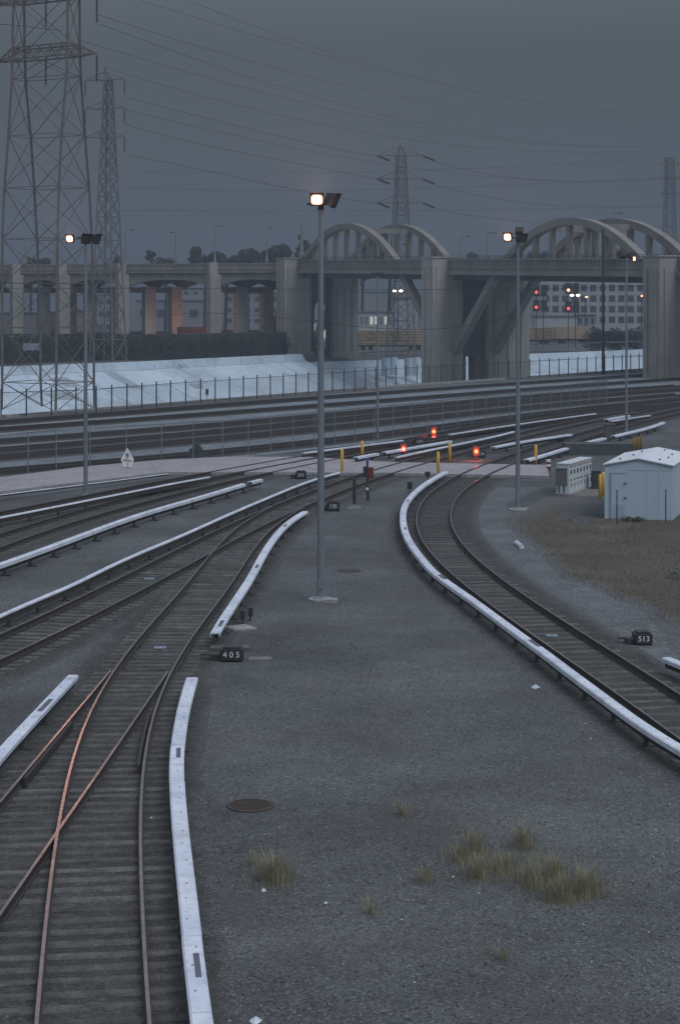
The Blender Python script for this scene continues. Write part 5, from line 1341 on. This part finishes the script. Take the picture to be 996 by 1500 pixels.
# trees beyond the viaduct
def tree(px, Y, ytop, wpx, label, n=2600, seed=1, m_=M_LEAFD, ybot=400, clumps=9):
    r_ = random.Random(seed); zt = Z_at(ytop, Y); x = X_at(px, Y); rw = wpx / 2 * Y / F; zb = max(zt - rw * 2.2, 4)
    rt = thing('tree', (x, Y, 0), label, 'tree', 'trees beyond the viaduct')
    m = MB(); m.tube([(x, Y, -.2), (x + .3, Y, zb), (x, Y, zb + (zt - zb) * .7)], [.5, .35, .1], 8)
    for k in range(5):
        a = k * 1.26; m.tube([(x, Y, zb - 1), (x + math.cos(a) * rw * .6, Y + math.sin(a) * rw * .6, zb + (zt - zb) * .6)], [.2, .06], 6)
    m.build('trunk', M_BARK, rt)
    bxs = []
    for k in range(clumps):
        a = r_.uniform(0, 6.28); q_ = r_.random() ** .5 * .75
        zc_ = zb + (zt - zb) * r_.uniform(.25, .82)
        rr = rw * r_.uniform(.30, .5)
        bxs.append(((x + math.cos(a) * q_ * rw, Y + math.sin(a) * q_ * rw, min(zc_, zt - rr * .8)), (rr, rr, rr * .8)))
    leaf_mass('crown', bxs, n, .42, m_, parent=rt, seed=seed)
tree(300, 470, 357, 46, 'dark tree with a thin ragged left side, leftmost of the clump behind the viaduct', 2400, 11)
tree(330, 475, 361, 56, 'dark tree second from the left in the clump behind the viaduct', 3000, 12)
tree(362, 470, 358, 50, 'dark tree in the middle of the clump behind the viaduct', 2900, 13)
tree(392, 480, 357, 52, 'dark tree right of the middle in the clump behind the viaduct', 3000, 14)
tree(413, 470, 355, 30, 'dark tree at the right end of the clump behind the viaduct', 1900, 15)
tree(447, 520, 351, 34, 'tree showing behind the ornamental pillar on the viaduct', 1700, 16)
tree(222, 500, 366, 15, 'small round headed tree above the viaduct left of the tree clump', 900, 17)
tree(243, 500, 374, 40, 'low tree top above the viaduct below the second lamp post', 1300, 18)
tree(45, 500, 375, 22, 'low tree top above the viaduct inside the large pylon, left one', 900, 19)
tree(66, 505, 377, 20, 'low tree top above the viaduct inside the large pylon, right one', 900, 20)
tree(172, 500, 374, 16, 'small leaning tree top above the viaduct next to the slim pylon', 700, 21)
tree(530, 520, 366, 44, 'tree seen through the hangers of the left arch', 1800, 22)
tree(570, 540, 362, 34, 'paler tree seen between the two ribs of the left arch', 1400, 23)
tree(694, 560, 369, 16, 'small tree top between the two arches of the viaduct', 700, 24)
tree(790, 560, 362, 40, 'tree seen through the hangers of the right arch, left one', 1600, 25)
tree(893, 560, 360, 40, 'tree seen through the hangers of the right arch, right one', 1600, 26)

# ------------------------------------------------------------------ grass, weeds, loose stones
def tuft(px, py, n, h, rad, label, seed):
    r_ = random.Random(seed); p = P(px, py); m = MB()
    for _ in range(n):
        a = r_.uniform(0, 6.28); q_ = min(abs(r_.gauss(0, .7)), 1.3) * rad; b0 = Vector((p.x + math.cos(a) * q_, p.y + math.sin(a) * q_ * .9, 0))
        ln = h * r_.uniform(.4, 1.15); lean = Vector((math.cos(a) * r_.uniform(.1, .7), math.sin(a) * r_.uniform(.1, .7), 0)) * ln * .6
        wv_ = Vector((-math.sin(a), math.cos(a), 0)) * r_.uniform(.0025, .0055)
        m1 = b0 + lean * .35 + UP * ln * .6; m2 = b0 + lean + UP * ln * r_.uniform(.75, 1)
        m.quad([b0 - wv_, b0 + wv_, m1 + wv_ * .8, m1 - wv_ * .8]); m.quad([m1 - wv_ * .8, m1 + wv_ * .8, m2])
    tag(m.build('grass_tuft', M_GRASS), label, 'grass tuft', 'grass tufts in the gravel')
TU = [(402, 1292, 620, .50, .28, 'largest lone grass tuft left of the middle, below the rusty cover'), (370, 1268, 140, .25, .18, 'small dim tuft just left of the largest lone tuft'),
      (590, 1194, 160, .32, .16, 'upright sparse tuft in the middle of the gravel, nearest the top of the tufts'), (625, 1292, 170, .30, .18, 'thin tuft between the lone tuft and the large patch'), (543, 1340, 150, .28, .2, 'thin low tuft below the middle of the gravel'),
      (735, 1405, 130, .22, .2, 'faint low tuft below the large grass patch'), (767, 1243, 420, .46, .25, 'highest upright tuft of the large grass patch'), (692, 1248, 300, .42, .24, 'upper left tuft of the large grass patch'),
      (668, 1262, 200, .30, .2, 'small leftmost tuft of the large grass patch'), (700, 1286, 380, .38, .30, 'lower left tuft of the large grass patch'), (738, 1276, 320, .34, .30, 'tuft in the middle left of the large grass patch'),
      (775, 1296, 420, .36, .34, 'tuft in the middle of the large grass patch'), (812, 1290, 360, .46, .28, 'tall pale tuft in the middle right of the large grass patch'), (822, 1318, 520, .40, .36, 'bottom tuft of the large grass patch'),
      (862, 1308, 460, .46, .34, 'rightmost broad tuft of the large grass patch')]
for i, t_ in enumerate(TU): tuft(t_[0], t_[1], int(t_[2] * .6), t_[3] * 1.2, t_[4] * 1.25, t_[5], seed=40 + i)
m = MB()
for _ in range(2600):                                # thin low growth between the tufts of the large patch
    cx_, cy_ = rnd.choice(((700, 1280), (745, 1285), (790, 1302), (830, 1312), (860, 1305), (770, 1255), (690, 1255), (402, 1290)))
    p = P(cx_ + rnd.gauss(0, 22), cy_ + rnd.gauss(0, 9)); h = rnd.uniform(.05, .2); a = rnd.uniform(0, 6.28)
    v_ = Vector((math.cos(a), math.sin(a), 0)) * .004; l_ = Vector((rnd.uniform(-.5, .5), rnd.uniform(-.5, .5), 0)) * h
    m.quad([p - v_, p + v_, p + l_ + UP * h])
tag(m.build('sparse_grass', M_GRASS), kind='stuff')
# dry weeds over the dirt
m = MB(); cnt = 0
poly = [(x, y) for x, y in dirt_px]
def inside(x, y):
    c = False; j = len(poly) - 1
    for i in range(len(poly)):
        xi, yi = poly[i]; xj, yj = poly[j]
        if (yi > y) != (yj > y) and x < (xj - xi) * (y - yi) / (yj - yi) + xi: c = not c
        j = i
    return c
while cnt < 4000:
    x, y = rnd.uniform(735, 1030), rnd.uniform(756, 935)
    if not inside(x, y) or rnd.random() > .35 + .65 * (math.sin(x * .05) * math.sin(y * .09 + x * .02) + 1) / 2: continue
    p = P(x, y); cnt += 1; h = rnd.uniform(.03, .13) * (1.7 if 760 < y < 785 else 1); a = rnd.uniform(0, 6.28); v_ = Vector((math.cos(a), math.sin(a), 0)); l_ = Vector((rnd.uniform(-.6, .6), rnd.uniform(-.6, .6), 0)) * h
    m.quad([p - v_ * .012, p + v_ * .012, p + l_ + UP * h])
tag(m.build('dry_weeds', M_WEED), kind='stuff')
for (px, py, lab, sd_) in ((918, 764, 'dry leafy weed growing against the door of the shed', 5), (932, 765, 'low dry weed at the foot of the shed front', 6)):
    p = P(px, py); leaf_mass('weed', [(p + UP * .12, (.32, .15, .13))], 150, .045, M_WEED, lab, 'weed', seed=sd_)
p = P(988, 848); o = leaf_mass('shrub', [(p + UP * .2, (.3, .3, .22))], 90, .05, mat('dusty_leaf', (.16, .18, .16), .8), 'small shrub with pale flowers at the right edge', 'shrub', seed=9)
# loose stones
r_ = random.Random(99); m = MB()
def stone(x, y, s_):
    mi_ = r_.choices((0, 1, 2), (.80, .19, .008))[0]
    a = r_.uniform(0, 6.28); b0 = len(m.v); ca, sa = math.cos(a), math.sin(a)
    for dx, dy, dz in ((1, 0, .15), (0, .75, .1), (-.9, .1, .2), (.05, -.8, .12), (.1, .05, .62)):
        m.v.append((x + (dx * ca - dy * sa) * s_ * r_.uniform(.7, 1.2), y + (dx * sa + dy * ca) * s_ * r_.uniform(.7, 1.2), dz * s_ * 1.3 * r_.uniform(.7, 1.2)))
    for k in range(4): m.f.append((b0 + k, b0 + (k + 1) % 4, b0 + 4)); m.m.append(mi_)
for _ in range(26000):
    y = 24 + 70 * r_.random() ** 1.5; x = r_.uniform(-.19 * y, .19 * y)
    stone(x, y, r_.uniform(.012, .034))
tag(m.build('gravel', [M_GRAVEL, mat('pale_stone', (.20, .215, .225), .9), mat('white_stone', (.5, .52, .53), .9)]), kind='stuff')

# ------------------------------------------------------------------ dusk haze
m = MB(); m.box((0, 1240, 42), (5200, 2640, 104))
hz = bpy.data.materials.new('haze'); hz.use_nodes = True; n = hz.node_tree.nodes; l = hz.node_tree.links
n.remove(n['Principled BSDF']); pv = n.new('ShaderNodeVolumePrincipled'); pv.inputs['Color'].default_value = (.36, .42, .50, 1); pv.inputs['Density'].default_value = HAZE; pv.inputs['Anisotropy'].default_value = 0.0
l.new(pv.outputs[0], n['Material Output'].inputs['Volume'])
tag(m.build('haze', hz), kind='stuff')
